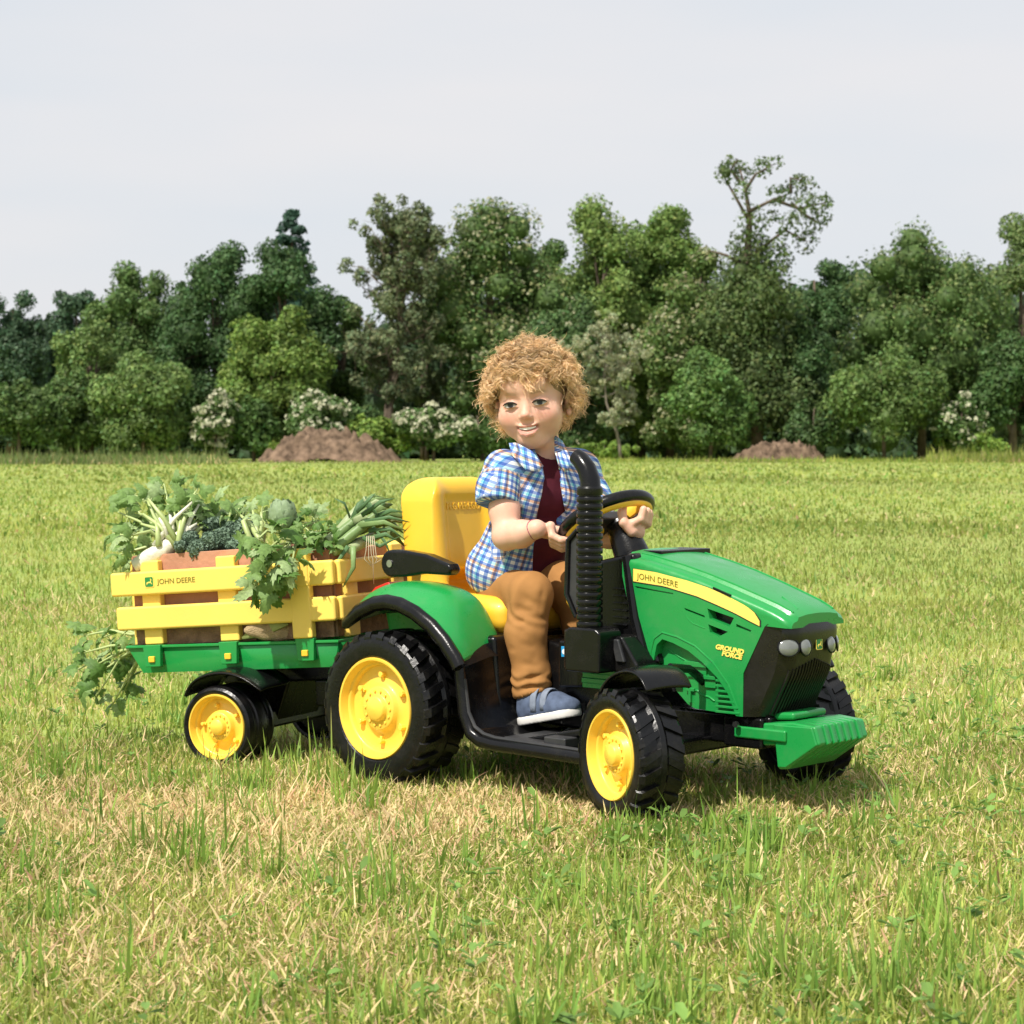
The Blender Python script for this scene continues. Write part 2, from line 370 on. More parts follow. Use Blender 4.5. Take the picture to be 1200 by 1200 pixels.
cuts += [cutp([(.678, .376), (.737, .361), (.727, .344), (.683, .357)], .070), cutp([(.680, .346), (.724, .334), (.704, .324), (.684, .331)], .070)]
cuts += [cutp([(.508, .412), (.512, .4085), (.60, .3995), (.60, .402)], .110), cutp([(.625, .375), (.672, .362), (.672, .358), (.628, .3705)], .098), cutp([(.742, .350), (.775, .3395), (.773, .336), (.742, .3445)], .094)]
boolcut(hood, cuts)
g = G(); g.add(*box(.66, .75, -.085, -.068, .32, .378)); g.obj('vent_liner', BLK, TR)
# lines raised on the side panel, engine relief in the recess
g = G(); g.add(*tube([hood_side(x, z, -.0005) for x, z in [(.628, .362), (.636, .352), (.645, .346), (.672, .338)]], .0014, 6))
g.add(*tube([hood_side(x, z, -.0005) for x, z in [(.545, .235), (.548, .285), (.556, .312), (.575, .325), (.61, .318), (.65, .303), (.69, .275), (.725, .235), (.745, .19)]], .0022, 6))
g.obj('side_ridge', GREEN, TR)
er = G(); er.add(*box(.618, .672, -.1035, -.09, .262, .272)); er.add(*box(.622, .668, -.0985, -.09, .242, .262)); er.add(*box(.660, .692, -.1025, -.09, .240, .247)); er.add(*box(.664, .690, -.0985, -.09, .224, .240))
er.add(*tube([(.632, -.094, .216), (.645, -.094, .216), (.655, -.094, .208), (.672, -.094, .206), (.685, -.094, .199)], .0025, 6)); er.add(*box(.626, .632, -.100, -.09, .192, .216)); er.add(*box(.620, .640, -.100, -.09, .214, .220))
er.add(*tube([(.575, -.094, .29), (.60, -.094, .278), (.64, -.094, .262)], .0018, 6)); er.add(*box(.585, .61, -.103, -.09, .222, .236)); er.obj('engine_relief', GREEN, TR, bevel=.0012)
g = G(); g.add(*tube([(.590, -.108, .228), (.597, -.108, .221), (.600, -.108, .212)], .004, 7)); g.obj('cable_clip', BLK, TR)
for k in range(8):
    z = .250 - k * .0098; x0 = .694; x1 = np.interp(z, [.176, .217, .246], [.738, .720, .698]) + .014
    V, F = box(x0, x1, -.1045 - (0 if k else 0), -.094, z - .0024, z + .0024); mk('louvre_slat', V, F, GREEN, TR, bevel=.001)
# top details
V, F = prism([(.745, .404 + .012), (.775, .394 + .012), (.775, .390), (.745, .400)], -.012, .012); mk('hood_latch', V, F, GREEN, TR, bevel=.002)
for s in (-1, 1):
    mk('hood_crease', *tube([(x, s * hw(x) * .70, zt(x) + .0085) for x in np.linspace(.50, .845, 14)], .0022, 6), GREEN, TR)
V, F = tube([(.795, -.03, zt(.795) + .0125), (.84, -.045, zt(.84) + .0105)], .0018, 6); mk('hood_line', V, F, GREEN, TR)
V, F = box(.455, .53, -.06, .10, .466, .4785); mk('dash_ledge', V, F, BLK, TR, bevel=.002)
V, F = prism([(.69, zt(.69) - .004), (.73, zt(.73) - .0045), (.73, zt(.73) - .0075), (.69, zt(.69) - .008)], -.1075, -.098); mk('hood_slot', V, F, BLK, TR)
# yellow stripe decal with black underline
def strip(x0, x1, ft, fb, off, m, name, n=26):
    g = G(); V = []; F = []
    for i in range(n):
        x = x0 + (x1 - x0) * i / (n - 1)
        for z in (ft(x), fb(x)): V.append(hood_side(x, z, off))
    for i in range(n - 1): F.append((2 * i, 2 * i + 1, 2 * i + 3, 2 * i + 2))
    return mk(name, V, F, m, TR)
dtop = lambda x: float(np.interp(x, [.506, .56, .633, .68, .72, .765, .785, .793], [.4455, .4405, .427, .4155, .4025, .384, .371, .358]))
dbot = lambda x: float(np.interp(x, [.506, .58, .654, .70, .74, .77, .793], [.421, .4145, .3985, .384, .370, .3575, .3485]))
strip(.5045, .796, lambda x: dtop(x) + .0008, lambda x: dbot(x) - .0022, .0007, DECK, 'decal_border'); strip(.506, .793, dtop, dbot, .0012, DECY, 'decal_stripe')
def on_side(x0, z0, sl, off):
    def fn(u, v, w_):
        x = x0 + u; return Vector(hood_side(x, z0 + v + sl * u - 0.5 * u * u, off + w_ * .2))
    return fn
text('JOHN DEERE', DECG, 'stripe_lettering', TR, on_side(.516, .4262, -.09, .0018), size=.0165, xs=1.02)
def gf(u, v, w_): x = .697 + u; return Vector(hood_side(x, .301 + v - .12 * u, .0012 + w_))
text('GROUND', DECY, 'side_lettering', TR, gf, size=.0125, shear=.25, bold=.0006, xs=1.12)
def gf2(u, v, w_): x = .711 + u; return Vector(hood_side(x, .289 + v - .12 * u, .0012 + w_))
text('FORCE', DECY, 'side_lettering', TR, gf2, size=.0125, shear=.25, bold=.0006, xs=1.12)

# grille: black wedge front -------------------------------------------
def gx(y, z):       # front face position
    b = np.interp(z, [.176, .186, .258, .335, .352], [.800, .806, .843, .862, .857])
    return b - .55 * max(0, abs(y) - .060) ** 1.35 * 3.2 - 1.1 * y * y
def gxs(z): return float(np.interp(z, [.176, .258, .349, .352], [.757, .753, .800, .81]))
zs = np.linspace(.176, .3525, 15); rows = []
for z in zs:
    hw_ = .0975 + (.352 - z) * .02; r = [(gxs(z) - .02, -hw_ + .006, z), (gxs(z), -hw_ - .0012, z)]
    for y in np.linspace(-.090, .090, 19): r.append((gx(y, z), y, z))
    r += [(gxs(z), hw_ + .0012, z), (gxs(z) - .02, hw_ - .006, z)]; rows.append(r)
n = len(rows[0]); V = [p for r in rows for p in r]; F = [(i * n + k, i * n + k + 1, (i + 1) * n + k + 1, (i + 1) * n + k) for i in range(len(rows) - 1) for k in range(n - 1)]
F.append(tuple(range(n - 1, -1, -1))); F.append(tuple((len(rows) - 1) * n + k for k in range(n)))
gr = mk('grille', V, F, GRIL, TR, angle=30)
for k in range(17):
    y = -.068 + k * .0085; V, F = tube([(gx(y, z) + .0005, y, z) for z in np.linspace(.18, .285 - .02 * (abs(y) / .07), 7)], .0026, 6); mk('grille_rib', V, F, GRIL, gr)
for y, rx in ((-.078, .020), (-.042, .0155), (.042, .0155), (.078, .019)):
    x = gx(y, .310); yaw = -math.atan2(gx(y + .01, .31) - gx(y - .01, .31), .02)
    V = []; F = []; N = 24; rz = .0168
    for ri, (s, d) in enumerate(((1.12, 0.), (1.10, .003), (1.0, .0035), (.97, .001))):
        for k in range(N): a = 2 * math.pi * k / N; V.append((d, rx * s * math.cos(a), rz * s * math.sin(a)))
    for i in range(3):
        for k in range(N): F.append((i * N + k, i * N + (k + 1) % N, (i + 1) * N + (k + 1) % N, (i + 1) * N + k))
    bez = mk('headlight', V, F, BLK, TR, loc=(x + .001, y, .310)); bez.rotation_euler = (0, R_(-10), yaw)
    V = []; F = []
    for i, (s, d) in enumerate(((1.0, .0015), (.85, .004), (.6, .006), (.3, .0072), (.001, .0076))):
        for k in range(N): a = 2 * math.pi * k / N; V.append((d, rx * s * math.cos(a), rz * s * math.sin(a)))
    for i in range(4):
        for k in range(N): F.append((i * N + k, i * N + (k + 1) % N, (i + 1) * N + (k + 1) % N, (i + 1) * N + k))
    mk('lens', V, F, LENS, bez)
def emblem(parent, P, U, W, N, s):     # rounded square with a leaping deer, centre P, axes U (right) W (up) N (out)
    P, U, W, N = map(Vector, (P, U, W, N))
    def poly(pts, m, o, nm):
        mk(nm, [P + U * (x * s) + W * (y * s) + N * o for x, y in pts] + [P + U * (x * s) + W * (y * s) for x, y in pts],
           [tuple(range(len(pts)))] + [(i, i + len(pts), (i + 1) % len(pts) + len(pts), (i + 1) % len(pts)) for i in range(len(pts))], m, parent, smooth=False)
    def rs(r, h):
        return [(sx * (h - r) + r * math.cos(a0 + a), sy * (h - r) + r * math.sin(a0 + a)) for sx, sy, a0 in ((1, 1, 0), (-1, 1, math.pi / 2), (-1, -1, math.pi), (1, -1, 1.5 * math.pi)) for a in (0, .4, .8, 1.2, 1.57)]
    poly(rs(.3, 1.0), DECY, .0010, 'emblem'); poly(rs(.25, .86), DECGR, .0014, 'emblem_field')
    poly([(-.62, -.30), (-.40, -.05), (-.10, .05), (.20, .02), (.36, .25), (.30, .55), (.40, .62), (.48, .40), (.62, .42), (.50, .20), (.42, -.05), (.62, -.30), (.70, -.52), (.35, -.22), (.05, -.20), (-.25, -.22), (-.45, -.55), (-.55, -.50), (-.42, -.28)], DECY, .0019, 'emblem_deer')
emblem(TR, (gx(0, .312) + .0015, 0, .312), (0, 1, 0), (-.05, 0, 1), (1, 0, 0), .0105)

# bumper ---------------------------------------------------------------
bp = [(.728, .158), (.80, .166), (.855, .172), (.905, .168), (.916, .135), (.842, .083), (.822, .081), (.816, .125), (.736, .118), (.728, .128)]
V, F = prism(bp, -.082, .082); bump_ = mk('bumper', V, F, GREEN, TR, bevel=.005, bseg=3)
V, F = box(.728, .846, -.092, .092, .134, .156); mk('bumper_bar', V, F, GREEN, TR, bevel=.004, bseg=3)
V, F = prism([(.814, .165), (.90, .167), (.9115, .134), (.842, .086), (.824, .085)], -.0860, .0860); mk('bumper_cheek', V, F, GREEN, TR, bevel=.003, bseg=2)
V, F = prism([(.76, .165), (.84, .172), (.84, .186), (.775, .182)], -.055, .055); mk('bumper_top', V, F, GREEN, TR, bevel=.006, bseg=3)
for k in range(6):
    y = -.054 + k * .0216
    V, F = prism([(.86, .1718), (.9085, .1695), (.9195, .135), (.865, .098)], y - .0052, y + .0052); mk('bumper_rib', V, F, GREEN, TR, bevel=.0022)

# chassis --------------------------------------------------------------
g = G(); g.add(*box(.40, .80, -.075, .075, .118, .176)); g.add(*box(.60, .665, -.24, .24, .10, .13)); g.add(*box(.70, .79, -.088, .088, .115, .174)); g.obj('chassis', BLK, TR, bevel=.006)
V, F = prism([(-.07, .10), (-.09, .25), (-.04, .30), (.20, .30), (.215, .12)], -.185, .185); mk('rear_body', V, F, BLK, TR, bevel=.01)
V, F = lathe([(.018, -.24), (.018, .24)], 16); mk('rear_axle', [(x, y, z + .15) for x, y, z in V], F, BLK, TR)
V, F = lathe([(.014, -.26), (.014, .26)], 16); mk('front_axle', [(x + .632, y, z + .114) for x, y, z in V], F, BLK, TR)
g = G(); g.add(*box(-.15, -.07, -.02, .02, .135, .16)); g.add(*tube([(-.155, 0, .12), (-.155, 0, .185)], .012, 12)); g.obj('tow_hook', BLK, TR, bevel=.003)
V, F = tube([(.74, -.098, .160), (.74, -.104, .160)], .006, 10); mk('axle_bolt', V, F, CHROME, TR)

# foot wells -----------------------------------------------------------
well = [(.196, .262), (.202, .215), (.212, .150), (.228, .120), (.252, .108), (.285, .104), (.53, .100)]
for s in (-1, 1):
    top = well; th = .014
    pts = top + [(.53, .088), (.29, .090), (.245, .094), (.214, .108), (.199, .140), (.190, .215), (.184, .262)]
    V, F = prism(pts, s * .275 if s < 0 else .09, -.09 if s < 0 else .275); mk('footboard', V, F, BLK, TR, bevel=.003)
    V, F = tube([(x, s * .278, z) for x, z in [(.188, .264), (.194, .215), (.204, .148), (.221, .114), (.248, .101), (.285, .097), (.505, .093), (.528, .094)]], [.0125] * 8, 12, flat=.8); mk('footboard_lip', V, F, BLK, TR)
    V, F = tube([(x, s * .276, z + .006) for x, z in [(.204, .215), (.215, .150), (.232, .122), (.256, .110), (.288, .105), (.515, .101)]], .004, 8); mk('lip_bead', V, F, DGR, TR)
V, F = prism([(.29, .106), (.42, .104), (.42, .110), (.29, .112)], -.255, -.11); mk('floor_mat', V, F, DGR, TR, bevel=.002)
V, F = prism([(.33, .111), (.475, .142), (.475, .128), (.40, .108)], -.235, -.165); mk('pedal', V, F, BLK, TR, bevel=.004)
V, F = box(.405, .46, -.268, -.20, .104, .124); mk('pedal_block', V, F, DGR, TR, bevel=.003)
# centre spine between the wells
spine = [(.20, .12), (.19, .285), (.24, .296), (.30, .285), (.315, .305), (.34, .318), (.39, .315), (.46, .30), (.50, .20), (.48, .11)]
V, F = prism(spine, -.098, .098); mk('spine', V, F, BLK, TR, bevel=.008)
V, F = prism([(.318, .296), (.385, .296), (.385, .205), (.318, .200)], -.125, -.09); mk('battery_box', V, F, BLK, TR, bevel=.006)
V, F = prism([(.328, .2835), (.3285, .262), (.352, .2635), (.352, .285)], -.1268, -.124); mk('badge', V, F, BLUE, TR, bevel=.001)
V, F = tube([(.337, -.128, .2735), (.337, -.1262, .2735)], .0055, 12); mk('badge_dot', V, F, WHITE, TR)
V, F = tube([(.346, -.128, .2737), (.346, -.1262, .2737)], .0045, 12); mk('badge_dot', V, F, WHITE, TR)
g = G()
for k in range(4): g.add(*box(.385, .486, -.128 - .003 * (k % 2), -.09, .206 + k * .0098, .2155 + k * .0098))
g.obj('green_vent', GREEN, TR, bevel=.0012)
V, F = prism([(.385, .150), (.50, .156), (.50, .10), (.42, .10)], -.122, -.09); mk('lower_panel', V, F, GREEN, TR, bevel=.003)
text('PEG', DECY, 'panel_lettering', TR, lambda u, v, w_: Vector((.405 + u, -.1228 - w_, .138 + v)), size=.011, bold=.0005, xs=1.3)
# console with exhaust socket
V, F = prism([(.372, .325), (.45, .315), (.52, .318), (.561, .262), (.55, .25), (.44, .243), (.372, .245)], -.172, .12); mk('console', V, F, BLK, TR, bevel=.006)
V, F = prism([(.385, .318), (.402, .456), (.50, .476), (.515, .44), (.535, .34), (.566, .262), (.44, .26)], -.112, .112); dash = mk('dashboard', V, F, BLK, TR, bevel=.008)
V, F = tube([(.484, -.110, .468), (.494, -.112, .42), (.508, -.114, .35), (.525, -.116, .30), (.540, -.118, .262)], [.011, .011, .012, .012, .01], 10); mk('dash_pillar', V, F, BLK, TR)
for k in range(6):
    V, F = box(.452, .488, -.1165, -.11, .332 + k * .014, .336 + k * .014); mk('dash_louvre', V, F, BLK, TR, bevel=.001)
for k, x in enumerate((.462, .498)):
    V, F = prism([(x, .312), (x + .018, .312), (x + .034, .268), (x + .012, .268)], -.178, -.165); mk('console_rib', V, F, DGR, TR, bevel=.003)
# exhaust stack: corrugated pipe at Y=-.185
ex, ey = .457, -.192
V, F = prism([(.418, .248), (.506, .248), (.506, .326), (.494, .334), (.428, .334), (.418, .326)], ey - .030, ey + .04); mk('stack_socket', V, F, BLK, TR, bevel=.005)
prof = [(.0001, .330), (.0248, .330)]
z = .334
while z < .585:
    prof += [(.0248, z), (.0258, z + .002), (.0258, z + .0085), (.0248, z + .0105), (.0218, z + .0115), (.0218, z + .0135)]; z += .0142
prof += [(.0245, .589), (.0255, .592), (.0255, .602), (.0228, .606), (.0001, .606)]
V, F = lathe(prof, 32, 'Z', (ex, ey, 0)); st = mk('exhaust_stack', V, F, BLK, TR, angle=30); fixn(st)
V, F = tube([(ex + .002, ey, .600), (ex + .001, ey, .618), (ex - .008, ey, .640), (ex - .024, ey + .001, .657), (ex - .036, ey + .002, .664)], [.0205, .0198, .019, .0175, .016], 18); mk('exhaust_elbow', V, F, BLK, TR)
V, F = tube([(ex - .036, ey + .002, .664), (ex - .0372, ey + .0021, .6648)], [.0125, .0125], 18); mk('exhaust_mouth', V, F, DGR, TR)
V, F = tube([(ex - .012, ey - .004, .535), (ex - .050, ey - .004, .500), (ex - .054, ey - .004, .395), (ex - .030, ey - .004, .352)], [.005, .006, .006, .005], 8); mk('exhaust_guard', V, F, BLK, TR)
V, F = prism([(ex - .052, .495), (ex - .02, .527), (ex - .02, .35), (ex - .03, .352), (ex - .052, .395)], ey - .003, ey + .001); mk('guard_plate', V, F, DGR, TR)
# gear lever, red switch
V, F = tube([(.335, -.055, .30), (.325, -.058, .335), (.310, -.06, .362)], [.007, .006, .006], 10); mk('gear_lever', V, F, YEL, TR)
V, F = lathe([(0.0001, -.017), (.010, -.015), (.016, -.005), (.016, .006), (.010, .015), (.0001, .017)], 16, 'Z', (.306, -.06, .372)); mk('lever_knob', V, F, YEL, TR)
V, F = box(.336, .356, -.082, -.066, .314, .326); mk('switch', V, F, RED, TR, bevel=.002)
# steering ---------------------------------------------------------------
V, F = tube([(.43, 0, .41), (.405, 0, .47), (.382, 0, .515), (.372, 0, .53)], [.040, .036, .030, .026], 16); mk('steering_column', V, F, BLK, TR)
sw = empty('steering_wheel', (.343, 0, .533), (0, R_(-31), R_(-6))); sw.parent = TR
def ring(R, a, b, n=56, m=14, z=0., a0=0):
    V = []; F = []
    for i in range(n):
        t = 2 * math.pi * i / n
        for k in range(m):
            s = 2 * math.pi * k / m; r = R + a * math.cos(s); V.append((r * math.cos(t), r * math.sin(t), z + b * math.sin(s)))
    for i in range(n):
        for k in range(m): F.append((i * m + k, ((i + 1) % n) * m + k, ((i + 1) % n) * m + (k + 1) % m, i * m + (k + 1) % m))
    return V, F
V, F = ring(.0945, .0105, .0125, z=.004); mk('grip_ring', V, F, BLK, sw)
V, F = ring(.0865, .0095, .0095, z=-.006); mk('inner_ring', V, F, YEL, sw)
for a in (0, 120, 240):
    a = R_(a + 20); V, F = tube([(.02 * math.cos(a), .02 * math.sin(a), -.012), (.088 * math.cos(a), .088 * math.sin(a), -.006)], [.016, .010], 10, flat=.5); mk('spoke', V, F, YEL, sw)
V, F = prism([(-.040, -.020), (-.034, .004), (.034, .004), (.040, -.020)], -.055, .055); mk('hub_pad', V, F, DGR, sw, bevel=.006)
# fenders ----------------------------------------------------------------
oa = [(-.112, .320), (-.070, .348), (-.026, .365), (.010, .370), (.048, .366), (.090, .352), (.135, .328), (.170, .300), (.200, .268), (.212, .250)]
ia = [(-.150, .352), (-.118, .382), (-.060, .401), (.000, .406), (.060, .402), (.110, .391), (.140, .372), (.160, .340), (.182, .295), (.192, .262)]
for s in (-1, 1):
    V = []; F = []; rows = []
    for (xo, zo), (xi, zi) in zip(oa, ia):
        r = [(xo, .305, zo), (xo * .93 + xi * .07, .300, zo + .006), (xo * .7 + xi * .3, .278, zo * .55 + zi * .45), (xo * .4 + xi * .6, .25, zo * .22 + zi * .78 + .004), (xi * .9 + xo * .1, .215, zi + .001), (xi, .17, zi), (xi, .14, zi - .012), (xi, .13, .26)]
        rows.append([(x, s * y, z) for x, y, z in r])
    n = len(rows[0]); V = [p for r in rows for p in r]; F = [(i * n + k, i * n + k + 1, (i + 1) * n + k + 1, (i + 1) * n + k) for i in range(len(rows) - 1) for k in range(n - 1)]
    if s < 0: F = [tuple(reversed(f)) for f in F]
    fe = mk('rear_fender', V, F, GREEN, TR, angle=180); sb = fe.modifiers.new('sub', 'SUBSURF'); sb.levels = sb.render_levels = 2; so = fe.modifiers.new('sol', 'SOLIDIFY'); so.thickness = .004; so.offset = -1
    V, F = tube([(x, s * .300, z - .004) for x, z in [(-.118, .312)] + oa], [.005, .010] + [.013] * 9, 12, flat=1.25, up=(0, 1, 0)); mk('fender_trim', V, F, BLK, TR)
    V = []; rows = []
    for (xo, zo) in oa: rows.append([(xo, s * .295, zo - .006), (xo * .96, s * .20, zo + .01), (xo * .96, s * .14, zo + .01)])
    V = [p for r in rows for p in r]; mk('fender_liner', V, [(i * 3 + k, i * 3 + k + 1, (i + 1) * 3 + k + 1, (i + 1) * 3 + k) for i in range(len(rows) - 1) for k in range(2)], BLK, TR)
V, F = prism([(-.16, .34), (-.13, .355), (-.09, .392), (-.10, .398), (-.14, .385), (-.165, .362)], -.19, -.14); mk('tail_light', V, F, RED, TR, bevel=.004)
# front mudguards
for s in (-1, 1):
    a_pts = [(.553, .218), (.565, .240), (.592, .262), (.632, .275), (.668, .275), (.692, .262), (.706, .240)]
    rows = [[(x, s * .302, z - .005), (x, s * .296, z), (x, s * .25, z + .004), (x + .0, s * .20, z + .002), (x, s * .195, z - .004)] for x, z in a_pts]
    n = 5; V = [p for r in rows for p in r]; F = [(i * n + k, i * n + k + 1, (i + 1) * n + k + 1, (i + 1) * n + k) for i in range(len(rows) - 1) for k in range(n - 1)]
    if s < 0: F = [tuple(reversed(f)) for f in F]
    ck = Matrix.Rotation(R_(-14), 3, 'Z'); cc = Vector((.632, s * .282, 0)); V = [tuple(ck @ (Vector(v) - cc) + cc) for v in V]
    fm = mk('front_mudguard', V, F, BLK, TR, angle=180); sb = fm.modifiers.new('sub', 'SUBSURF'); sb.levels = sb.render_levels = 2; so = fm.modifiers.new('sol', 'SOLIDIFY'); so.thickness = .006
    V, F = tube([(.66, s * .20, .270), (.66, s * .14, .262), (.655, s * .09, .235)], [.008, .008, .01], 8); mk('mudguard_bracket', V, F, BLK, TR)
# seat --------------------------------------------------------------------
hs = .0025
f = SDF((-.20, -.16, .27), (.24, .16, .65), hs)
tilt = R_(7); Mb = [[math.cos(tilt), 0, math.sin(tilt)], [0, 1, 0], [-math.sin(tilt), 0, math.cos(tilt)]]
f.rbox((-.085, 0, .46), (.040, .118, .160), .038, Mb, .01)
f.rbox((-.078, -.096, .455), (.044, .022, .140), .022, Mb, .04); f.rbox((-.078, .096, .455), (.044, .022, .140), .022, Mb, .04)
f.rbox((.05, 0, .333), (.135, .135, .036), .03, None, .012)
f.cap((.0, -.112, .352), (.13, -.112, .342), .026, .022, .03); f.cap((.0, .112, .352), (.13, .112, .342), .026, .022, .03)
f.cap((-.055, -.09, .375), (-.055, .09, .375), .03, .03, .03)
f.ell((.03, 0, .392), (.13, .085, .034), None, .02, 'sub')
f.rbox((-.020, 0, .455), (.026, .062, .125), .012, Mb, .012, 'sub')
def seat_round(X, Y, Z):
    qy = np.abs(Y) - (.119 - .055 - .06 * np.clip(Z - .42, 0, 1)); qz = Z - (.617 - .055) + 0 * Y
    v = np.sqrt(np.maximum(qy, 0) ** 2 + np.maximum(qz, 0) ** 2) - .055; return np.where(Z + 0 * Y > .42, v, -1.) + 0 * X
f.fn(seat_round)
def seat_w(z): return .090 - .018 * (z - .35) / .22
for s in (-1, 1):
    pts = [(-.052 - .123 * (z - .46), s * seat_w(z), z) for z in (.37, .42, .47, .52, .56)]; f.chain(pts, [.0035] * 5, .003, 'sub')
f.chain([(-.052, -.052, .545), (-.052, .052, .545), (-.056, .056, .575), (-.056, -.056, .575), (-.052, -.052, .545)], [.0032] * 5, .003, 'sub')
V, F = f.mesh(); V = relax(V, F, 3)
seat = mk('seat', V, F, YEL, TR, angle=180)
from mathutils.bvhtree import BVHTree
bvh = BVHTree.FromPolygons([tuple(v) for v in V], [tuple(map(int, q)) for q in F])
def st_(u, v, w_):
    z = .548 + v; h = bvh.ray_cast(Vector((.2, u, z)), Vector((-1, 0, 0)))[0]; return Vector(((h.x if h else -.05) + .0006 + w_, u, z))
text('PEG PEREGO', YEL, 'seat_lettering', TR, st_, size=.0215, extr=.0012, bold=.0004, xs=.86, center=True)
# armrests
for s in (-1, 1):
    g = G(); pts = []
    A, B, ra, rb = (-.073, .438), (.090, .432), .029, .0125
    for k in range(9): a = R_(90 + 22.5 * k); pts.append((A[0] + ra * math.cos(a), A[1] + ra * math.sin(a)))
    pts += [(-.03, .412), (.02, .420)]
    for k in range(7): a = R_(-90 + 30 * k); pts.append((B[0] + rb * math.cos(a), B[1] + rb * math.sin(a)))
    pts += [(.03, .461), (-.03, .467)]
    V, F = prism(pts, s * .19 - .020, s * .19 + .012); ar = mk('armrest', V, F, BLK, TR, bevel=.008, bseg=4); fixn(ar)
    V, F = tube([(-.073, s * .19 - .0225, .438), (-.073, s * .19 - .019, .438)], .008, 12); mk('armrest_bolt', V, F, CHROME, ar)
    V, F = tube([(-.075, s * .135, .438), (-.075, s * .175, .438)], .014, 12); mk('armrest_pivot', V, F, BLK, TR)

# ------------------------------------------------------------------ toy trailer
PT = 4.4
TL = tag(empty('toy_trailer', (-.172, 4.67, 0), (0, R_(-PT), R_(-25.7))), 'yellow slatted toy trailer with green bed hitched behind the toy tractor', 'toy trailer')
x0, x1 = -.645, -.098
# bed: open tray
bedp = [(x0, .283), (x0 + .032, .224), (x1 - .02, .222), (x1, .276)]
V = [(x, s * .205 * k, z) for s in (-1, 1) for x, z, k in ((x0, .284, 1.02), (x0 + .03, .224, .96), (x1 - .02, .222, .96), (x1, .277, 1.02))]
F = [(0, 1, 2, 3), (7, 6, 5, 4), (1, 5, 6, 2), (0, 4, 5, 1), (3, 2, 6, 7)]
bed = mk('bed', V, F, GREEN, TL, smooth=True, angle=20); so = bed.modifiers.new('s', 'SOLIDIFY'); so.thickness = .006; so.offset = -1
V, F = tube([(x0, -.2105, .284), (x1, -.2105, .277), (x1, .2105, .277), (x0, .2105, .284), (x0, -.2105, .284)], .0035, 6); mk('bed_rim', V, F, GREEN, TL)
pc = [-.575, -.374, -.178]
def lean(z): return 0
for s in (-1, 1):
    for i, x in enumerate(pc):
        out_ = (i == 2)
        y = s * (.213 if out_ else .196)
        V, F = box(x - .0245, x + .0245, y - .010, y + .010, .287, .474 if i < 2 else .476); mk('post', V, F, YELP, TL, bevel=.004, bseg=3)
        if i == 2:
            V, F = box(x - .030, x + .024, s * .222 - .003, s * .222 + .003, .398, .480); mk('post_cap', V, F, YELP, TL, bevel=.003)
        V, F = prism([(x - .022, .287), (x + .026, .287), (x + .022, .238), (x - .018, .238)], s * .212 - .007, s * .212 + .005); mk('bracket', V, F, GREEN, TL, bevel=.002)
        V, F = box(x - .006, x + .010, s * .2195 - .004, s * .2195 + .004, .2485, .262); mk('bracket_bolt', V, F, YEL, TL, bevel=.002)
    for za, zb_, xa in ((.398, .4515, -.672), (.3215, .374, -.662)):
        V, F = box(xa, -.094, s * .213 - .0085, s * .213 + .0085, za, zb_); mk('slat', V, F, YELP, TL, bevel=.006, bseg=3)
for xe in (x1 + .004, x0 + .004):
    for za, zb_ in ((.3985, .451), (.322, .3735)):
        V, F = box(xe - .0085, xe + .0085, -.203, .203, za, zb_); mk('slat', V, F, YELP, TL, bevel=.006, bseg=3)
    for y in (-.125, .085):
        V, F = box(xe - .027, xe - .009, y - .0245, y + .0245, .282, .475); mk('post', V, F, YELP, TL, bevel=.004, bseg=3)
text('JOHN DEERE', DECG, 'slat_lettering', TL, lambda u, v, w_: Vector((-.543 + u, -.2218 - w_, .4215 + v)), size=.0165, xs=1.06)
emblem(TL, (-.565, -.2215, .4275), (1, 0, 0), (0, 0, 1), (0, -1, 0), .0125)
# running gear
wz = .106
for s, rz in ((-1, 0), (1, math.pi)):
    make_wheel(TL, (-.385, s * .215, wz), .089, .105, .0705, rz, 0, 5, plain=True)
    a_pts = [(-.462, .178), (-.450, .203), (-.420, .222), (-.375, .230), (-.330, .226), (-.290, .208), (-.262, .186)]
    rows = [[(x, s * .270, z - .006), (x, s * .266, z), (x, s * .20, z + .004), (x, s * .13, z)] for x, z in a_pts]
    n = 4; V = [p for r in rows for p in r]; F = [(i * n + k, i * n + k + 1, (i + 1) * n + k + 1, (i + 1) * n + k) for i in range(len(rows) - 1) for k in range(n - 1)]
    if s < 0: F = [tuple(reversed(f)) for f in F]
    fm = mk('mudguard', V, F, BLK, TL, angle=180); sb = fm.modifiers.new('sub', 'SUBSURF'); sb.levels = sb.render_levels = 2; so = fm.modifiers.new('sol', 'SOLIDIFY'); so.thickness = .006
g = G(); g.add(*box(-.47, -.12, -.10, .10, .185, .222)); g.add(*box(-.42, -.34, -.16, .16, .085, .125)); g.add(*prism([(-.46, .19), (-.30, .19), (-.345, .09), (-.425, .09)], -.09, .09)); g.add(*box(-.22, -.15, -.12, .12, .13, .19))
g.obj('undercarriage', BLK, TL, bevel=.006)
V, F = tube([(-.16, 0, .175), (-.06, 0, .15), (.018, 0, .142)], [.02, .018, .014], 10); mk('drawbar', V, F, BLK, TL)
